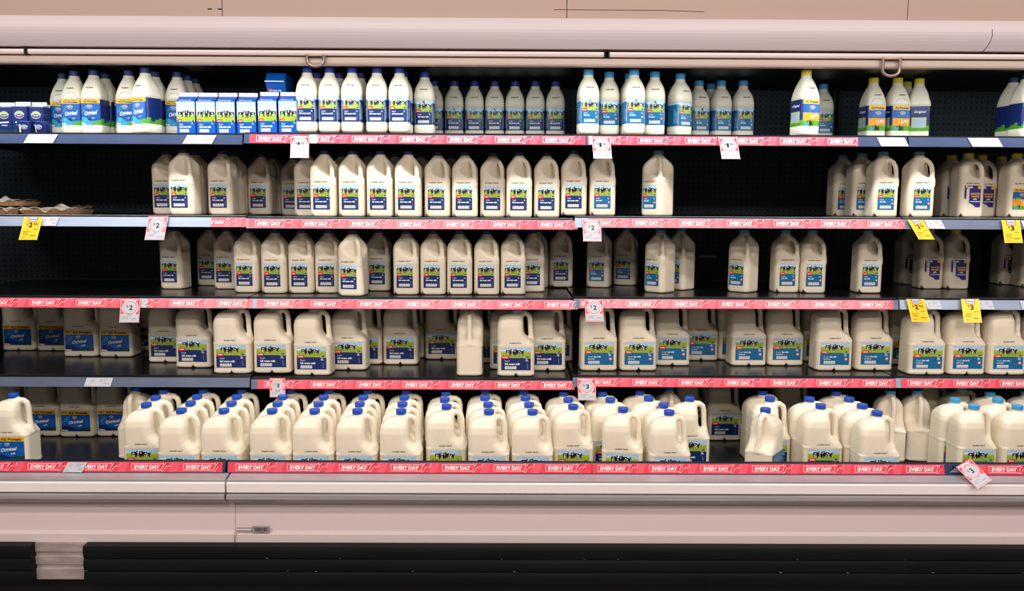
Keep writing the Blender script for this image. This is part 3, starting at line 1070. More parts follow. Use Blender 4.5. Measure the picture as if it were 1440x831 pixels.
def carton_art():
    a = Art()
    w, h = CW * .985, .1165
    x0 = -w / 2
    dairy_art(a, x0, .0005, w, .070, False, False, '1L', M_CARTBLUE)
    a.p = [q for q in a.p]
    b = Art()
    # meadow takes the upper part of the carton face
    b.rect(x0, 0.0, x0 + w, .044, M_CARTBLUE, 1)
    b.rect(x0, .044, x0 + w, .066, M_GRASS, 1)
    b.rect(x0, .064, x0 + w, .070, M_GRASS2, 2)
    b.rect(x0, .066, x0 + w, .098, M_PALE, 1)
    b.rect(x0, .098, x0 + w, h, M_SKY, 1)
    b.rect(x0, .088, x0 + w * .6, .094, M_SKY, 2)
    cs = .020
    cow(b, x0 + w * .22, .069, cs, 1); cow_front(b, x0 + w * .54, .069, cs * 1.05); cow(b, x0 + w * .82, .069, cs, -1)
    b.poly([(x0 + w * .02, .043), (x0 + w * .28, .044), (x0 + w * .28, .053), (x0 + w * .06, .053), (x0 + w * .02, .049)], M_RED, 3)
    b.text('coles', x0 + w * .08, .0455, w * .17, M_WHITE, 5, bold=.04)
    b.poly([(x0 + w * .84, .044), (x0 + w * .95, .044), (x0 + w * .9, .053)], M_DKGREEN, 3)
    b.text('fresh', x0 + w * .14, .0325, w * .2, M_PALE, 4)
    b.text('full cream milk', x0 + w * .14, .0225, w * .64, M_WHITE, 4, h=.007, bold=.045)
    b.text('1L', x0 + w * .8, .035, w * .1, M_WHITE, 4)
    tiles(b, x0 + w * .14, .006, w * .52, .0115)
    return b


C_FACE = carton_art().mesh('printed face', flat(-CW / 2 - .0003))
ra = Art()
ra.text('full cream milk', -.026, .0, .046, M_WHITE, 3, h=.006, bold=.04)
ra.poly([(-.03, .006), (-.012, .006), (-.012, .011), (-.03, .011)], M_RED, 2)
_roof = (Vector((0, 1, (.139 - .117) / (CW / 2)))).normalized()
C_ROOF = ra.mesh('roof print', lambda s, t, o: (s, -CW / 2 + (t + .004) * _roof.y - (o + .0003) * _roof.z, .117 + (t + .004) * _roof.z + (o + .0003) * _roof.y))
fa = Art()
for sx in (-.022, .012):
    fa.line([(sx, .146), (sx + .012, .146)], .002, M_PINK, 1)
fa.line([(-.03, .143), (.03, .143)], .0006, M_GREY, 1)
C_FIN = fa.mesh('fin print', flat(-.0015))


def carton(label, loc, rot=(0, 0, 0)):
    r = empty('milk_carton', loc)
    r.rotation_euler = rot
    tag(r, label, 'milk carton', 'blue gable-top cartons on the top shelf')
    obj('body', C_BODY, r)
    obj('printed_face', C_FACE, r)
    obj('roof_print', C_ROOF, r)
    obj('fin_print', C_FIN, r)
    return r


cz = surf(1, -1.2)
for n, px in enumerate([262, 289.4, 317.6, 346.3, 376.3, 405.1]):
    p = on_y(px, 170, .055)
    zc = surf(1, p.x)
    carton(f"upright blue gable-top carton on top shelf, {ORD[n]} from yellow-banded bottles" + (', under the lying carton' if n == 4 else ''), (p.x, .055 + CW / 2, zc), (0, 0, R((-2, 1, -1, 2, -1, 1)[n])))
p = on_y(383, 120, .06)
carton('blue gable-top carton lying flat across the tops of upright cartons', (p.x, .215, surf(1, p.x) + .152 + CW / 2 + .0015), (R(90), 0, R(2)))
p2 = on_y(376, 130, .2)
# the one that carries its tail end
carton('upright blue gable-top carton tucked behind the row, under the lying carton', (p.x + .002, .185, surf(1, p.x)), (0, 0, R(1)))

# dark blue cartons and small packs at the far end of the top shelf
UB = carton_mesh(.056, .104, .124, M_UHT, M_CARTWHITE, M_CARTWHITE)
ua = Art()
ua.ell(0, .077, .0165, .012, M_GRASS2, 2)
emblem(ua, 0, .070, .0135)
ua.rect(-.0275, .001, .0275, .018, M_DKGREEN, 1)
ua.line([(-.014, .046), (.014, .048)], .005, M_WHITE, 3)
ua.line([(-.010, .036), (.010, .036)], .003, M_PALE, 3)
U_FACE = ua.mesh('printed face', flat(-.0284))
for n, (px, y) in enumerate([(6, .15), (28, .13), (51, .14), (68.5, .225), (-17, .15)]):
    p = on_y(px, 170, y)
    r = empty('dark_carton', (p.x, y + .028, surf(1, p.x)), R((1, -1, 1, -1, 0)[n]))
    tag(r, f"dark blue carton with sunrise emblem and white top, {('second', 'third', 'fourth', 'fifth', 'first')[n]} in its row on top shelf", 'carton', 'dark blue cartons on the top shelf')
    obj('body', UB, r)
    obj('printed_face', U_FACE, r)


def tub():
    mb = MB()
    mb.lathe([(.022, 0), (.023, .002), (.0265, .034), (.0275, .036), (.0275, .040), (.026, .042)], M_UHT, 32)
    return mb.mesh('tub body', True)


TUB = tub()
tl = MB(); tl.lathe([(.0282, .0395), (.0285, .041), (.0285, .0445), (.027, .0455)], M_DEEP, 32)
TUBLID = tl.mesh('lid', True)
ta = Art()
ta.rect(-.018, .004, -.010, .034, M_WHITE, 1)
emblem(ta, .004, .022, .009)
TUBL = ta.mesh('label', lambda s, t, o: (.0262 * math.sin(s / .0262) * (.87 + t * 3.4), -(.0262 + o * 2 + .0006) * math.cos(s / .0262) * (.87 + t * 3.4), t))
for n, (px, y) in enumerate([(30, .06), (54, .065)]):
    p = on_y(px, 180, y)
    r = empty('cream_tub', (p.x, y + .03, surf(1, p.x)), R((8, -10)[n]))
    tag(r, ('small round dark blue tub in front of the dark blue cartons, with white side panel', 'small round dark blue tub beside the yellow-banded bottles, before a dark carton')[n], 'tub', 'small blue tubs on the top shelf')
    obj('tub_body', TUB, r)
    obj('lid', TUBLID, r)
    obj('label', TUBL, r)


# ------------------------------------------------------------------ shelves with price rails
BAYW = ['first', 'second', 'third', 'fourth']
TILT = .0045


def rail_profile(zc, y0=0.0, h=RAIL_H):
    return [(y0 - TILT, zc - h / 2), (y0 + TILT, zc + h / 2), (y0 + .016, zc + h / 2 + .001), (y0 + .016, zc - h / 2), ]


RAILM = {1: [M_RAILN, M_RAILN, M_RAILN, M_RAILN], 2: [M_RAILG, M_RAILG, M_RAILG, M_RAILD], 3: [M_RAILG, M_RAILG, M_RAILD, M_RAILG], 4: [M_RAILD, M_RAILD, M_RAILD, M_RAILG]}
for row in (1, 2, 3, 4):
    for b in range(4):
        zc = ZR[row] + DZ[row][b]
        x0, x1 = BX[b] + .003, BX[b + 1] - .003
        r = empty('shelf', ((x0 + x1) / 2, 0, zc))
        L = (x1 - x0) / 2
        tag(r, f"long black steel shelf with a price rail, {TIER[row].replace(' shelf', ' tier')}, {BAYW[b]} bay from the tray end", 'shelf', 'fridge shelves')
        mb = MB()
        mb.prof([(.016, SURF - .004), (.019, SURF), (.66, SURF), (.66, SURF - .018), (.016, SURF - .018)], -L, L, M_SHELF)
        obj('shelf_plate', mb.mesh('shelf plate'), r)
        mb = MB()
        mb.prof(rail_profile(0), -L, L, RAILM[row][b])
        rl = obj('price_rail', mb.mesh('price rail'), r)
        mb = MB()
        mb.prof([(.004, RAIL_H / 2 + .0012), (.004, RAIL_H / 2 + .003), (.02, SURF - .001), (.02, RAIL_H / 2 + .0012)], -L, L, M_DARK)
        obj('rail_edge', mb.mesh('rail edge'), rl)
        for sx in (-L + .02, L - .023):
            mb = MB()
            mb.add([(sx, .03, SURF - .019), (sx, .66, SURF - .019), (sx, .66, -.008), (sx, .60, -.008), (sx, .05, -.002),
                    (sx + .003, .03, SURF - .019), (sx + .003, .66, SURF - .019), (sx + .003, .66, -.008), (sx + .003, .60, -.008), (sx + .003, .05, -.002)],
                   [(0, 1, 2, 3, 4), (9, 8, 7, 6, 5), (0, 5, 6, 1), (1, 6, 7, 2), (2, 7, 8, 3), (3, 8, 9, 4), (4, 9, 5, 0)], M_DARK)
            obj('bracket', mb.mesh('bracket'), r)

# ------------------------------------------------------------------ red promo strips
PITCH = .172


def strip_mesh(x0, x1, first, h=.0315, end_slash=False):
    """one printed strip; FIRST is where a lettering module starts"""
    a = Art()
    n = max(1, int((x1 - x0) / .1))
    a.rect(x0, -h / 2, x1, h / 2, M_STRIP, 0, n)
    k0 = math.floor((x0 - first) / PITCH) - 1
    k1 = math.ceil((x1 - first) / PITCH) + 1
    parts = Art()
    for k in range(k0, k1 + 1):
        s = first + k * PITCH
        q = Art()
        q.rect(s - .048, -h / 2, s - .022, h / 2, M_STRIP2, 1, 1, .012)
        bx = [(s, -.0095), (s - .001, .0105), (s + .099, .0105), (s + .104, .0135), (s + .106, .006), (s + .099, -.0095), (s, -.0095)]
        q.line(bx, .0011, M_STRIPLINE, 2)
        q.text('EVERY DAY', s + .008, -.0062, .084, M_STRIPLINE, 3, h=.0128, bold=.034, shear=.06)
        q.poly([(s + .102, -.0115), (s + .109, -.0115), (s + .121, .0130), (s + .113, .0130)], M_STRIPDK, 1)
        q.line([(s + .100, -.012), (s + .105, -.0125), (s + .115, .003), (s + .130, .003), (s + .134, .0142)], .0011, M_STRIPLINE, 2)
        q.line([(s + .108, .0062), (s + .113, .0138)], .0011, M_STRIPLINE, 2)
        for item in q.p:
            pts = item[0][0]
            if min(p_[0] for p_ in pts) >= x0 + .0005 and max(p_[0] for p_ in pts) <= x1 - .0005:
                parts.p.append(item)
            elif item[3] == 3:        # lettering cut by the strip's end: keep whole glyph faces that fit
                keep = [f for f in item[1] if all(x0 + .0005 <= pts[j][0] <= x1 - .0005 for j in f)]
                if keep:
                    parts.p.append((item[0], keep, item[2], item[3]))
    a.p += parts.p
    tl_ = TILT * 2 / RAIL_H
    return a.mesh('promo strip', lambda s, t, o: (s, t * tl_ - .0009 - o, t))


def strip(row, px0, px1, pxm, label, zc=None, y0=0.0):
    y = y0
    py = {1: 196, 2: 315, 3: 427, 4: 539, 5: 658}[row]
    xa, xb, xm = on_y(px0, py, y).x, on_y(px1, py, y).x, on_y(pxm, py, y).x
    if zc is None:
        zc = ZR[row] + DZ[row][bay((xa + xb) / 2)]
    xc = (xa + xb) / 2
    o = obj('promo_strip', strip_mesh(xa - xc, xb - xc, xm - xc), None, (xc, y0, zc))
    tag(o, label, 'shelf strip', 'red every-day price strips')


strip(1, 351, 823, 361, 'red EVERY DAY strip on top rail, beneath cartons and navy-sleeved bottles')
strip(1, 826, 1207, 897, 'red EVERY DAY strip on top rail, beneath the blue-sleeved bottles')
strip(2, 297, 347.5, 280, 'short faded pink strip end on second rail, reading only DAY')
strip(2, 349, 812, 359, 'red EVERY DAY strip on second rail, beneath the navy-label jugs')
strip(2, 818.5, 1272, 890, 'red EVERY DAY strip on second rail, beneath the blue-label jugs')
strip(3, -60, 355, 42, 'red EVERY DAY strip on third rail, beneath the empty stretch')
strip(3, 361, 812.5, 372, 'red EVERY DAY strip on third rail, beneath the navy-label jugs')
strip(3, 815.5, 1256, 881, 'red EVERY DAY strip on third rail, beneath the blue-label jugs')
strip(4, 362, 808, 372, 'red EVERY DAY strip on fourth rail, beneath the navy-label jugs')
strip(4, 812.5, 1260, 890, 'red EVERY DAY strip on fourth rail, beneath the blue-label jugs')
strip(4, 1267, 1560, 1277, 'faded pink EVERY DAY strip on fourth rail, in the last bay')

# ------------------------------------------------------------------ price tickets
def mono(a, x, z, w, n=3, m=M_GREY, dz=.004):
    for i in range(n):
        a.line([(x, z - i * dz), (x + w * (1, .7, .85, .5)[i % 4], z - i * dz)], .0011, m, 2)


def every_ticket(price, cents, covered=False, glare=False):
    w, h = .066, .080
    a = Art()
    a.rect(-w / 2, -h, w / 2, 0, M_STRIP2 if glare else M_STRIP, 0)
    a.ring(0, -.031, .0275, .0265, .0035, M_STRIPLINE, 1)
    a.ell(0, -.031, .0215, .0205, M_CARD, 2)
    a.text('EVERY DAY', 0, -.0085, .056, M_STRIPLINE, 3, h=.0062, bold=.04, center=True)
    a.line([(-w / 2, -.0338), (w / 2, -.0338)], .0006, M_STRIPLINE, 1)
    if cents:
        a.text(price, -.0040, -.0390, .0085, M_BLACK, 4, h=.0155, bold=.05, center=True)
        a.text(cents, .0035, -.0315, .0125, M_BLACK, 4, h=.0080, bold=.02)
        a.text('$', -.0155, -.0325, .005, M_BLACK, 4, h=.0085, bold=.02)
    else:
        a.text(price, .003, -.039, .0115, M_BLACK, 4, h=.0165, bold=.03, center=True)
        a.text('$', -.0125, -.0315, .005, M_BLACK, 4, h=.0095, bold=.0)
    zt = -.034 if covered else -.0525
    a.rect(-w / 2 + .003, -h + .003, w / 2 - .003, zt, M_CARD, 5 if covered else 1)
    mono(a, -w / 2 + .008, zt - .008, .026, 3)
    a.text('UNIT PRICE', w / 2 - .026, -h + .011, .018, M_GREY, 7, h=.003)
    a.line([(-w / 2 + .0008, -h), (-w / 2 + .0008, 0)], .0014, M_STRIPLINE, 3)
    a.line([(w / 2 - .0008, -h), (w / 2 - .0008, 0)], .0014, M_STRIPLINE, 3)
    a.line([(-w / 2, -h + .0008), (w / 2, -h + .0008)], .0016, M_STRIPLINE, 3)
    return a


def yellow_ticket(price, cents):
    w, h = .066, .082
    a = Art()
    a.rect(-w / 2, -h, w / 2, 0, M_TICKET, 0)
    for p in ([(-w / 2 + .001, -h), (-w / 2 + .001, 0)], [(w / 2 - .001, -h), (w / 2 - .001, 0)], [(-w / 2, -h + .001), (w / 2, -h + .001)]):
        a.line(p, .002, M_TICKETLT, 1)
    a.poly([(-.017, 0), (-.017, -.014), (-.013, -.0185), (.013, -.0185), (.017, -.014), (.017, 0)], M_RED, 2)
    a.poly([(-.0145, 0), (-.0145, -.0135), (-.012, -.0165), (.012, -.0165), (.0145, -.0135), (.0145, 0)], M_CARD, 3)
    a.text('special', 0, -.0115, .022, M_DEEP, 4, h=.0055, center=True)
    if cents:
        a.text(price, -.003, -.037, .0125, M_BLACK, 3, h=.0165, bold=.04, center=True)
        a.text(cents, .0065, -.030, .0155, M_BLACK, 3, h=.0085, bold=.01)
        a.text('$', -.0175, -.030, .005, M_BLACK, 3, h=.008)
    else:
        a.text(price, .003, -.038, .013, M_BLACK, 3, h=.018, bold=.04, center=True)
        a.text('$', -.012, -.030, .005, M_BLACK, 3, h=.0085)
    mono(a, -w / 2 + .009, -.052, .024, 3, M_BROWN, .005)
    a.line([(.004, -.067), (.023, -.067)], .0018, M_BROWN, 2)
    a.line([(.010, -.044), (.025, -.044)], .0014, M_BROWN, 2)
    a.line([(-.024, -.073), (-.012, -.073)], .0012, M_BROWN, 2)
    return a


def place_ticket(name, art, row, px, py_top, label, cat, group, shear=0.0, lean=0.12, rot=0.0, y0=0.0, sc=1.0, back=False, sleeve_=False):
    """hung from the rail by its top edge; below the rail it leans out a little"""
    p = on_y(px, py_top, y0 - .006)
    tl_ = TILT * 2 / RAIL_H

    def fn(s, t, o):
        s, t = s * sc, t * sc
        yy = -.0062 + t * lean * .5 + t * tl_ * .5 - o
        return (s + shear * t, yy, t)
    o = obj(name, art.mesh(name.replace('_', ' '), fn), None, (p.x, y0, p.z))
    o.rotation_euler = (0, rot, 0)
    tag(o, label, cat, group)
    return o


G1, G2, G3 = 'red and white every-day tickets', 'yellow price tickets', 'white shelf price labels'
place_ticket('price_ticket', every_ticket('1', '20', covered=True), 1, 422, 190.5, 'red and white $1.20 ticket half covered by a blank white card', 'price ticket', G1)
place_ticket('price_ticket', every_ticket('1', '25'), 1, 845, 191.5, 'red and white $1.25 ticket hanging beneath the blue-sleeved bottles beside the rail joint', 'price ticket', G1, -.08)
place_ticket('price_ticket', every_ticket('1', '35'), 1, 1023, 192, 'red and white $1.35 ticket hanging skewed beneath three dim bottles', 'price ticket', G1, -.14)
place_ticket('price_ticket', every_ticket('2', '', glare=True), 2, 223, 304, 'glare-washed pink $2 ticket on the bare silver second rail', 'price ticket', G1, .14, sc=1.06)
place_ticket('price_ticket', every_ticket('2', ''), 2, 832, 308, 'red and white $2 ticket on second rail, by the rail joint', 'price ticket', G1, -.03)
place_ticket('price_ticket', every_ticket('2', ''), 3, 184, 419.5, 'red and white $2 ticket on third rail, beneath the empty stretch', 'price ticket', G1, .03, sc=1.08)
place_ticket('price_ticket', every_ticket('2', ''), 3, 835, 420.5, 'red and white $2 ticket on third rail, beneath the blue-label jugs', 'price ticket', G1, -.04)
place_ticket('price_ticket', every_ticket('3', ''), 4, 390, 531.5, 'red and white $3 ticket on fourth rail, beneath the navy-label jugs', 'price ticket', G1, -.05, sc=.86)
place_ticket('price_ticket', every_ticket('3', ''), 4, 824.5, 531.5, 'red and white $3 ticket on fourth rail, by the rail joint', 'price ticket', G1, -.04)
place_ticket('price_ticket', every_ticket('3', ''), 5, 1354, 650.5, 'crooked $3 ticket in a crinkled clear sleeve on the bottom rail', 'price ticket', G1, -.06, rot=R(-33), y0=-.357, lean=1.75, sc=.8)
place_ticket('sale_ticket', yellow_ticket('2', '50'), 2, 47.5, 305, 'yellow $2.50 ticket hanging from second rail beneath the brown trays', 'price ticket', G2, .21)
place_ticket('sale_ticket', yellow_ticket('2', '50'), 2, 1287, 309, 'yellow $2.50 ticket swept sideways on second rail, beneath blue-label jug', 'price ticket', G2, -.55, sc=.86)
place_ticket('sale_ticket', yellow_ticket('3', ''), 2, 1421, 309.5, 'yellow $3 ticket on second rail, beneath the yellow-capped jugs', 'price ticket', G2, -.10)
place_ticket('sale_ticket', yellow_ticket('2', '50'), 3, 1287, 420.5, 'yellow $2.50 ticket on third rail, beneath the purple-label jugs', 'price ticket', G2, -.22)
place_ticket('sale_ticket', yellow_ticket('3', ''), 3, 1364, 420.5, 'curled yellow $3 ticket on third rail, beneath the purple-label jugs', 'price ticket', G2, .04, lean=.6)


def white_label(row, px, py, w, shear, label, h=.0315, y0=0.0):
    a = Art()
    a.rect(-w / 2, -h / 2, w / 2, h / 2, M_CARD, 0, 1)
    mono(a, -w * .3, h * .22, w * .12, 2, M_GREY, .005)
    mono(a, w * .02, h * .3, w * .3, 2, M_GREY, .005)
    a.line([(w * .2, -h * .18), (w * .42, -h * .18)], .0018, M_GREY, 1)
    a.line([(-w * .4, -h * .36), (-w * .25, -h * .36)], .0014, M_GREY, 1)
    p = on_y(px, py, y0)
    tl_ = TILT * 2 / RAIL_H
    xc = p.x
    zc = (ZR[row] + DZ[row][bay(xc)]) if row < 5 else ZR5
    o = obj('shelf_label', a.mesh('shelf label', lambda s, t, o: (s + shear * t, t * tl_ - .0028 - o, t)), None, (xc, y0, zc))
    tag(o, label, 'price label', G3)


ZR5 = H - .8705
Y5 = -.346
white_label(1, 58, 196, .105, .5, 'white price label on navy top rail, beneath the dark blue cartons')
white_label(1, 281, 197, .105, .5, 'white price label on navy top rail, beneath the first blue cartons')
white_label(1, 441, 196, .026, 0, 'narrow white slip on top rail beside the $1.20 ticket')
white_label(1, 831, 197, .016, 0, 'thin white slip at top rail joint beside the $1.25 ticket')
white_label(1, 1255, 199, .10, -.45, 'white price label on navy top rail, beneath yellow-capped bottles')
white_label(1, 1385, 200, .11, -.5, 'white price label on navy top rail in the last bay')
white_label(2, 70, 313, .060, .3, 'white price label beside the yellow $2.50 ticket under the trays')
white_label(2, 1314, 314.5, .062, -.45, 'white price label on second rail beside the swept yellow ticket')
white_label(2, 1447, 315, .05, -.3, 'white price label on second rail beside the yellow $3 ticket')
white_label(2, 823, 315, .022, 0, 'narrow white slip on second rail beside a $2 ticket')
white_label(3, 202, 426, .028, .1, 'narrow white slip on third rail beside the $2 ticket, empty stretch')
white_label(3, 1312, 427, .055, -.3, 'white price label on third rail beside the yellow $2.50 ticket')
white_label(3, 1385, 427, .060, -.25, 'white price label on third rail beside the curled yellow ticket')
white_label(3, 1441, 427, .030, -.2, 'white price label on third rail at the end of the last bay')
white_label(4, 139, 535, .098, .25, 'white price label on slate fourth rail, beneath yellow-banded jugs')
white_label(5, 106, 655, .064, .5, 'pale price label over the red bottom strip, before yellow-banded jugs', y0=Y5 - .004)

# small stub label left on the back panel
p = on_y(995, 360.6, BACKY - .006)
mb = MB()
mb.box(-.042, .042, -.002, .003, -.004, .004, M_GREY)
tag(obj('label_holder', mb.mesh('label holder'), None, (p.x, BACKY - .006, p.z)), 'small grey label holder stuck on the black back panel, third tier', 'label holder')


# ------------------------------------------------------------------ brown trays with torn wrap
def tray(label, x0, x1, y0, z, hh, group):
    r = empty('cardboard_tray', ((x0 + x1) / 2, y0, z))
    w = (x1 - x0) / 2
    mb = MB()
    d = .16
    t = .003
    mb.box(-w, w, 0, d, 0, t, M_CARDB)
    mb.add([(-w, 0, 0), (w, 0, 0), (w + .012, -.012, hh), (-w - .004, -.010, hh * .9), (-w, t, 0), (w, t, 0), (w + .012, -.009, hh), (-w - .004, -.007, hh * .9)],
           [(0, 1, 2, 3), (7, 6, 5, 4), (3, 2, 6, 7), (0, 3, 7, 4), (1, 5, 6, 2)], M_CARDB)
    mb.add([(-w, d, 0), (w, d, 0), (w + .01, d + .006, hh), (-w - .006, d + .006, hh), (-w, d - t, 0), (w, d - t, 0), (w + .01, d + .003, hh), (-w - .006, d + .003, hh)],
           [(0, 3, 2, 1), (4, 5, 6, 7), (3, 7, 6, 2), (0, 4, 7, 3), (1, 2, 6, 5)], M_CARDB2)
    for s in (-1, 1):
        mb.add([(s * w, 0, 0), (s * w, d, 0), (s * (w + .012), d, hh), (s * (w + .012), -.01, hh), (s * (w - t), 0, 0), (s * (w - t), d, 0), (s * (w + .009), d, hh), (s * (w + .009), -.01, hh)],
               [(0, 1, 2, 3), (7, 6, 5, 4), (3, 2, 6, 7), (0, 3, 7, 4), (1, 5, 6, 2)], M_CARDB2)
    obj('tray_body', mb.mesh('tray body'), r)
    rib = MB()
    for i in range(5):
        xx = -w + (i + .6) * 2 * w / 5.4
        rib.add([(xx, -.0015, .002), (xx + .004, -.0015, .002), (xx + .005, -.0128, hh * .92), (xx + .001, -.0128, hh * .92)], [(0, 1, 2, 3)], M_CARDB2)
    obj('front_folds', rib.mesh('front folds', fix=False), r)
    # torn film lying over the rim
    N, K = 26, 8
    rnd = random.Random(label)
    v, f = [], []
    for i in range(N + 1):
        for k in range(K + 1):
            u = i / N
            xx = (-w - .004) + u * (2 * w + (.026 if 'above' in label else .008))
            yy = -.016 + k * .022
            bump = (0 if 'underneath' in label else .014) * max(0, math.sin(u * 9 + k * .7)) * math.exp(-((u - .5) * 3) ** 2) + .004 * math.sin(u * 23 + k * 2)
            zz = hh + .0045 + bump + (.01 * (u - .9) * 10 if u > .9 and 'above' in label else 0) - (.012 if k == 0 else 0) * (1 + math.sin(u * 17)) * .5
            v.append((xx, yy, max(zz, .004)))
    for i in range(N):
        for k in range(K):
            a_ = i * (K + 1) + k
            f.append((a_, a_ + K + 1, a_ + K + 2, a_ + 1))
    obj('torn_wrap', new_mesh('torn wrap', v, f, [M_WRAP], None, True), r)
    tag(r, label, 'cardboard tray', 'brown trays on the second shelf')


zs = surf(2, -1.7)
tray('low brown cardboard tray with torn clear wrap, above the yellow $2.50 ticket', on_y(33, 300, .05).x, on_y(98, 300, .05).x, .05, zs, .019, '')
tray('low brown cardboard tray underneath another tray at the shelf end', on_y(-32, 300, .05).x, on_y(24, 300, .05).x, .05, zs, .020, '')
tray('brown cardboard tray with crumpled wrap stacked on top of another tray', on_y(-40, 300, .07).x, on_y(20, 300, .07).x, .07, zs + .0315, .017, '')


# ------------------------------------------------------------------ the fridge
fr = empty('dairy_fridge', (0, 0, 0))
tag(fr, 'long open-fronted supermarket fridge with cream canopy and black back panel', 'fridge')
XL, XR = -2.30, 2.72


def part(name, mb, smooth=False, label=None, parent=fr):
    o = obj(name, mb.mesh(name.replace('_', ' '), smooth), parent)
    if label:
        o['label'] = label
    return o


for b in range(4):
    mb = MB(); mb.box(BX[b] + .001 if b else XL, BX[b + 1] - .001 if b < 3 else XR, BACKY, BACKY + .01, .30, H + .62, M_BACK)
    part('back_panel', mb)
for x in BX[1:4]:
    mb = MB()
    mb.box(x - .020, x - .006, BACKY - .03, BACKY, .35, H + .55, M_DARK)
    mb.box(x + .006, x + .020, BACKY - .03, BACKY, .35, H + .55, M_DARK)
    part('slotted_upright', mb)
mb = MB(); mb.box(XL, XR, -.30, BACKY, DECK - .02, DECK, M_SHELF)
part('bottom_deck', mb)
for sx in (XL - .03, XR):
    mb = MB(); mb.box(sx, sx + .03, -.36, BACKY + .01, .17, H + .62, M_DARK)
    part('end_wall', mb)

# bottom price rail: a rail front per section with a small gap
def x5(px, py=658, y=Y5):
    return on_y(px, py, y).x


for px0, px1 in ((None, 316.5), (319.5, 833), (834, 1340), (1341, None)):
    a0 = XL if px0 is None else x5(px0)
    a1 = XR if px1 is None else x5(px1)
    mb = MB()
    mb.prof([(Y5 - TILT, ZR5 - .018), (Y5 + TILT, ZR5 + .0165), (Y5 + .012, ZR5 + .0165), (Y5 + .012, ZR5 - .018)], a0, a1, M_RAILN)
    part('bottom_rail', mb)
    mb = MB()
    mb.prof([(Y5 + .012, ZR5 + .018), (Y5 + .012, DECK - .02), (Y5 + .05, DECK - .02), (Y5 + .05, DECK - .005), (Y5 + .022, ZR5 + .018)], a0, a1, M_DARK)
    part('deck_upstand', mb)
strip(5, -60, 313, 40, 'red EVERY DAY strip on bottom rail, before the first big jugs', ZR5, Y5)
strip(5, 321, 832, 332, 'red EVERY DAY strip on bottom rail, before the close-packed jugs', ZR5, Y5)
strip(5, 833, 1328, 841, 'red EVERY DAY strip on bottom rail, from loose jugs to turned jugs', ZR5, Y5)
strip(5, 1362, 1560, 1391, 'red EVERY DAY strip on bottom rail, beyond the crooked ticket', ZR5, Y5)
mb = MB()
mb.add([(0, 0, 0), (.052, 0, 0), (.030, -.004, .026)], [(0, 1, 2)], M_RAILG)
mb.add([(0, .001, 0), (.052, .001, 0), (.030, -.003, .026)], [(2, 1, 0)], M_RAILD)
p = on_y(1334.5, 664, Y5 - .006)
tag(obj('silver_clip', mb.mesh('silver clip', fix=False), None, (p.x, Y5 - .008, p.z)), 'small silver triangular clip on bottom rail beside the crooked ticket', 'clip')

# steel and white bumper rail, in two lengths with an open joint
yb = -.40
zt, z1, z2, z3 = H - .884, H - .9, H - .941, H - .977
for px0, px1 in ((None, 316.0), (319.0, None)):
    a0 = XL - .03 if px0 is None else on_y(px0, 690, yb).x
    a1 = XR + .03 if px1 is None else on_y(px1, 690, yb).x
    mb = MB()
    mb.prof([(Y5 - .001, H - .8895), (Y5 - .012, H - .8890), (yb + .002, z1 + .002), (yb + .002, z1 - .003), (Y5 - .001, z1 - .003)], a0, a1, M_STEEL)
    part('bumper_ledge', mb)
    mb = MB()
    mb.prof([(yb + .003, z1 - .0032), (yb - .002, z1 - .008), (yb - .002, z2 + .004), (yb + .002, z2 + .0005), (Y5, z2 + .0005), (Y5, z1 - .0032)], a0, a1, M_WSTRIP)
    part('white_insert', mb)
    mb = MB()
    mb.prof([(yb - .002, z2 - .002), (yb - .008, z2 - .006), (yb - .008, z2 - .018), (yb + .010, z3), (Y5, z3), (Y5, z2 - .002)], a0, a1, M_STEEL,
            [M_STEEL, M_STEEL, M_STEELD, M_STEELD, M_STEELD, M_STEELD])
    part('steel_bumper', mb)
# lower cream panels with a shallow fold, split at the seam
yp = -.355
sx = on_y(331, 740, yp).x
for a0, a1 in ((XL - .03, sx - .0008), (sx + .0008, XR + .03)):
    mb = MB()
    mb.prof([(yp + .012, z3 - .001), (yp + .002, H - 1.035), (yp - .002, H - 1.085), (yp - .012, H - 1.095), (yp - .014, H - 1.145), (yp + .06, H - 1.145), (yp + .06, z3 - .001)], a0, a1, M_PANEL)
    part('lower_panel', mb)
# black kick bumpers with three ribs; a length is missing and shows the grey backing
zk0, zk1 = H - 1.252, H - 1.1205
yk = -.40


def ribbed(a0, a1, m):
    pts = []
    n = 3
    hh = (zk1 - zk0) / n
    pts.append((yk + .03, zk0))
    for i in range(n):
        for k in range(7):
            t = k / 6
            pts.append((yk + .001 - .006 * math.sin(math.pi * (.12 + .76 * t)), zk0 + hh * (i + .04 + .92 * t)))
        if i < n - 1:
            pts.append((yk + .003, zk0 + hh * (i + .98)))
    pts.append((yk + .03, zk1))
    mb = MB()
    mb.prof(pts, a0, a1, m)
    return mb


k45, k118 = on_y(44.5, 790, yk).x, on_y(118, 790, yk).x
part('kick_bumper', ribbed(XL - .03, k45, M_RUBBER))
part('kick_bumper', ribbed(k118, XR + .03, M_RUBBER))
mb = MB()
hh = (zk1 - zk0)
mb.prof([(yk + .034, zk0), (yk + .024, zk0 + .004), (yk + .024, zk0 + hh * .3), (yk + .029, zk0 + hh * .33), (yk + .029, zk0 + hh * .4), (yk + .023, zk0 + hh * .43), (yk + .023, zk0 + hh * .62),
         (yk + .029, zk0 + hh * .66), (yk + .029, zk0 + hh * .72), (yk + .024, zk0 + hh * .76), (yk + .024, zk1 - .002), (yk + .05, zk1)], k45 - .02, k118 + .02, M_ALU)
part('bumper_backing', mb, label='scuffed grey backing strip where the bumper is missing')
mb = MB(); mb.box(XL - .03, XR + .03, -.30, BACKY, 0, zk0 + .02, M_DARK)
part('plinth', mb)
mb = MB()
rs = random.Random(3)
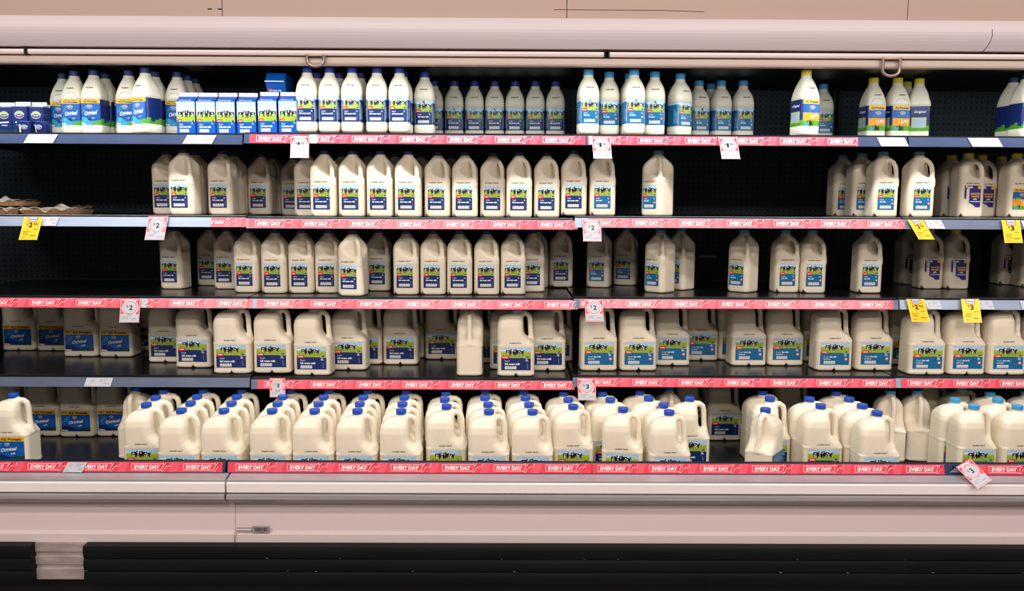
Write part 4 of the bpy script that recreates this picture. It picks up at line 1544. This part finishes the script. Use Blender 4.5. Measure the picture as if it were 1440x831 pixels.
for i in range(46):
    xx = rs.uniform(-1.5, 1.75)
    kk = rs.choice((1, 2))
    zz = zk0 + (zk1 - zk0) / 3 * kk + rs.uniform(.001, .006)
    s = rs.uniform(.001, .004)
    mb.box(xx - s, xx + s, yk - .0015, yk - .0008, zz - .0006, zz + .0006, M_SCUFF)
o = part('scuff_marks', mb)
o['kind'] = 'stuff'

# canopy
yc = -.42
mb = MB()
mb.box(XL - .03, XR + .03, yc + .03, BACKY + .01, H + .512, H + .62, M_DARK)
part('canopy_roof', mb)
mb = MB()
mb.prof([(yc, H + .4285), (yc - .002, H + .4335), (yc - .002, H + .449), (yc + .004, H + .4525), (yc + .03, H + .4525), (yc + .03, H + .4285)], XL - .03, XR + .03, M_LIP)
part('canopy_lip', mb)
mb = MB()
pts = [(yc + .05, H + .4765)]
for k in range(11):
    t = k / 10
    pts.append((yc - .012 - .022 * math.sin(math.pi * (.05 + .75 * t)), H + .4765 + .0885 * t))
pts += [(yc - .008, H + .5655), (yc + .05, H + .5655)]
mb.prof(pts, XL - .03, XR + .03, M_FASCIA)
part('curved_fascia', mb)
mb = MB()
mb.prof([(yc + .052, H + .44), (yc + .028, H + .44), (yc + .010, H + .475), (yc + .006, H + .52), (yc + .052, H + .53)], XL - .03, XR + .03, M_SEAM)
part('blind_slot', mb)
hx = [XL - .03, on_y(313, 10, yc).x, on_y(797, 10, yc).x, on_y(1276, 10, yc).x, XR + .03]
for i in range(4):
    mb = MB()
    mb.prof([(yc + .004, H + .5662), (yc - .004, H + .570), (yc - .004, H + .76), (yc + .05, H + .76), (yc + .05, H + .5662)], hx[i] + .0012, hx[i + 1] - .0012, M_TOP)
    part('header_panel', mb)
mb = MB()
def scratch(pts, w, y):
    q = Art(); q.line([(on_y(a, b, y).x, on_y(a, b, y).z) for a, b in pts], w, M_SEAM, 0)
    for (pp,), fs, m, L in q.p:
        mb.add([(s, y, t) for s, t in pp], fs, m)
scratch([(779, 13.5), (850, 14), (930, 14.5), (990, 16.5)], .0016, yc - .0046)
scratch([(293, 12.6), (297, 12.6)], .004, yc - .0046)
scratch([(307, 12.6), (311, 12.8)], .004, yc - .0046)
part('scratches', mb)
mb = MB()
q = [(1396, 41), (1396, 50), (1394.5, 58), (1391, 66), (1386, 72)]
pp_ = [on_y(a, b, yc - .036) for a, b in q]
mb.tube([(v.x, yc - .0125 - .0225 * math.sin(math.pi * (.05 + .75 * min(1, max(0, (v.z - H - .4765) / .0885)))), v.z) for v in pp_], .0008, M_SEAM, 6)
part('fascia_seam', mb)
# tube lamp under the roof
mb = MB()
mb.box(XL, XR, -.21, -.09, H + .485, H + .5115, M_BAR)
part('lamp_housing', mb)

# night blinds: a bar with a pull loop hanging in the canopy slot
def blind(label, px0, px1, loop, py):
    a0 = XL if px0 is None else on_y(px0, 73, yc).x
    a1 = XR if px1 is None else on_y(px1, 73, yc).x
    r = empty('night_blind', ((a0 + a1) / 2, yc, H + .463))
    L = (a1 - a0) / 2
    mb = MB()
    mb.prof([(.000, -.0095), (-.010, -.0085), (-.012, -.002), (-.010, .0055), (.000, .0065), (.009, .0065), (.009, -.0095)], -L, L, M_BAR)
    bar = obj('blind_bar', mb.mesh('blind bar'), r)
    for s in (-L, L - .004):
        mb = MB()
        mb.box(s, s + .004, -.0128, .0085, -.0102, .0072, M_SEAM)
        obj('end_cap', mb.mesh('end cap'), bar)
    if loop:
        lx = on_y(loop, 86, yc).x - (a0 + a1) / 2
        drop = .020 if px1 is None else 0.0
        pts = [(lx - .026, -.014, -.008), (lx - .026, -.013, -.020 - drop)]
        for k in range(9):
            t = math.pi * k / 8
            pts.append((lx - .026 * math.cos(t), -.013, -.026 - drop - .016 * math.sin(t)))
        pts += [(lx + .026, -.013, -.020 - drop), (lx + .026, -.014, -.008)]
        mb = MB(); mb.tube(pts, .0048, M_LOOP, 10)
        mb.box(lx - .033, lx + .033, -.016, -.011, -.012, -.006, M_LIP)
        obj('pull_loop', mb.mesh('pull loop', True), r)
    tag(r, label, 'night blind', 'rolled night blinds')


blind('rolled night blind bar with grey pull loop above the navy-sleeved bottles', 40, 850.5, 445, 86)
blind('rolled night blind bar with silver pull loop above the yellow-capped bottles', 855, None, 1251, 100)
blind('end of a rolled night blind bar above the dark blue cartons', None, 38.5, None, 0)

# barcode sticker and metal tag on the lower panel
p0, p1 = on_y(354.5, 749.5, yp - .0148), on_y(379, 740, yp - .0148)
a = Art()
w, h = p1.x - p0.x, p1.z - p0.z
a.rect(-w / 2, 0, w / 2, h, mat('sticker grey', (150, 142, 142), .4, vary=.05), 0)
rs = random.Random(5)
xx = -w * .34
while xx < w * .34:
    bw = rs.choice((.0012, .0018, .0026))
    a.rect(xx, h * .25, xx + bw, h * .8, M_BLACK, 1)
    xx += bw + rs.choice((.0012, .002))
a.line([(-w * .2, h * .12), (w * .2, h * .12)], .0016, M_BLACK, 1)
o = obj('barcode_sticker', a.mesh('barcode sticker', lambda s, t, o: (s, -o, t)), None, ((p0.x + p1.x) / 2, yp - .0146, p0.z))
tag(o, 'small grey barcode sticker on the lower cream panel beside the seam', 'sticker')
p0, p1 = on_y(333, 748, yp - .0148), on_y(353.5, 742.5, yp - .0148)
a = Art()
w, h = p1.x - p0.x, p1.z - p0.z
a.rect(0, 0, w, h, M_PANEL, 0)
a.line([(0, h), (w, h)], .0018, M_SEAM, 1)
a.line([(0, h * .25), (w, h * .2)], .0024, M_SEAM, 1)
a.line([(w, 0), (w, h)], .0012, M_SEAM, 1)
a.line([(-.001, h * .2), (-.008, -.035)], .0014, M_SEAM, 1)
o = obj('metal_tag', a.mesh('metal tag', lambda s, t, o: (s, -o, t)), None, (p0.x, yp - .0146, p0.z))
tag(o, 'thin cream tag with dark edges beside the barcode sticker', 'tag')

# ------------------------------------------------------------------ the setting
def struct(name, mb):
    o = obj(name, mb.mesh(name.replace('_', ' ')))
    o['kind'] = 'structure'
    return o


mb = MB(); mb.box(-4.5, 4.5, -6.0, 1.2, -.05, 0, M_FLOOR)
struct('floor', mb)
mb = MB(); mb.box(-4.5, 4.5, 1.0, 1.1, 0, 3.6, M_STORE)
struct('wall_back', mb)

# ------------------------------------------------------------------ light
def area(name, loc, rot, sx, sy, power, col, spread=math.pi):
    d = bpy.data.lights.new(name, 'AREA')
    d.shape = 'RECTANGLE'
    d.size, d.size_y = sx, sy
    d.energy = power
    d.color = col
    d.spread = spread
    o = bpy.data.objects.new(name, d)
    o.location = loc
    o.rotation_euler = rot
    COL.objects.link(o)
    return o


area('canopy lamp', (.2, -.15, H + .482), (R(9), 0, 0), 4.9, .05, 30, (.92, .98, 1.0))
for k, yy in enumerate((-3.0, -4.6, -6.2)):
    for xx in (-3.2, -.9, 1.4, 3.7):
        area('ceiling lamp', (xx, yy, 3.6), (R(32), 0, 0), 1.5, .3, 29, (1.0, .90, .845))
w = bpy.data.worlds.new('store air')
scene.world = w
w.use_nodes = True
w.node_tree.nodes['Background'].inputs[0].default_value = (1.0, .88, .82, 1)
w.node_tree.nodes['Background'].inputs[1].default_value = .20
scene.view_settings.view_transform = 'Standard'
scene.view_settings.look = 'None'
scene.view_settings.exposure = 0.0
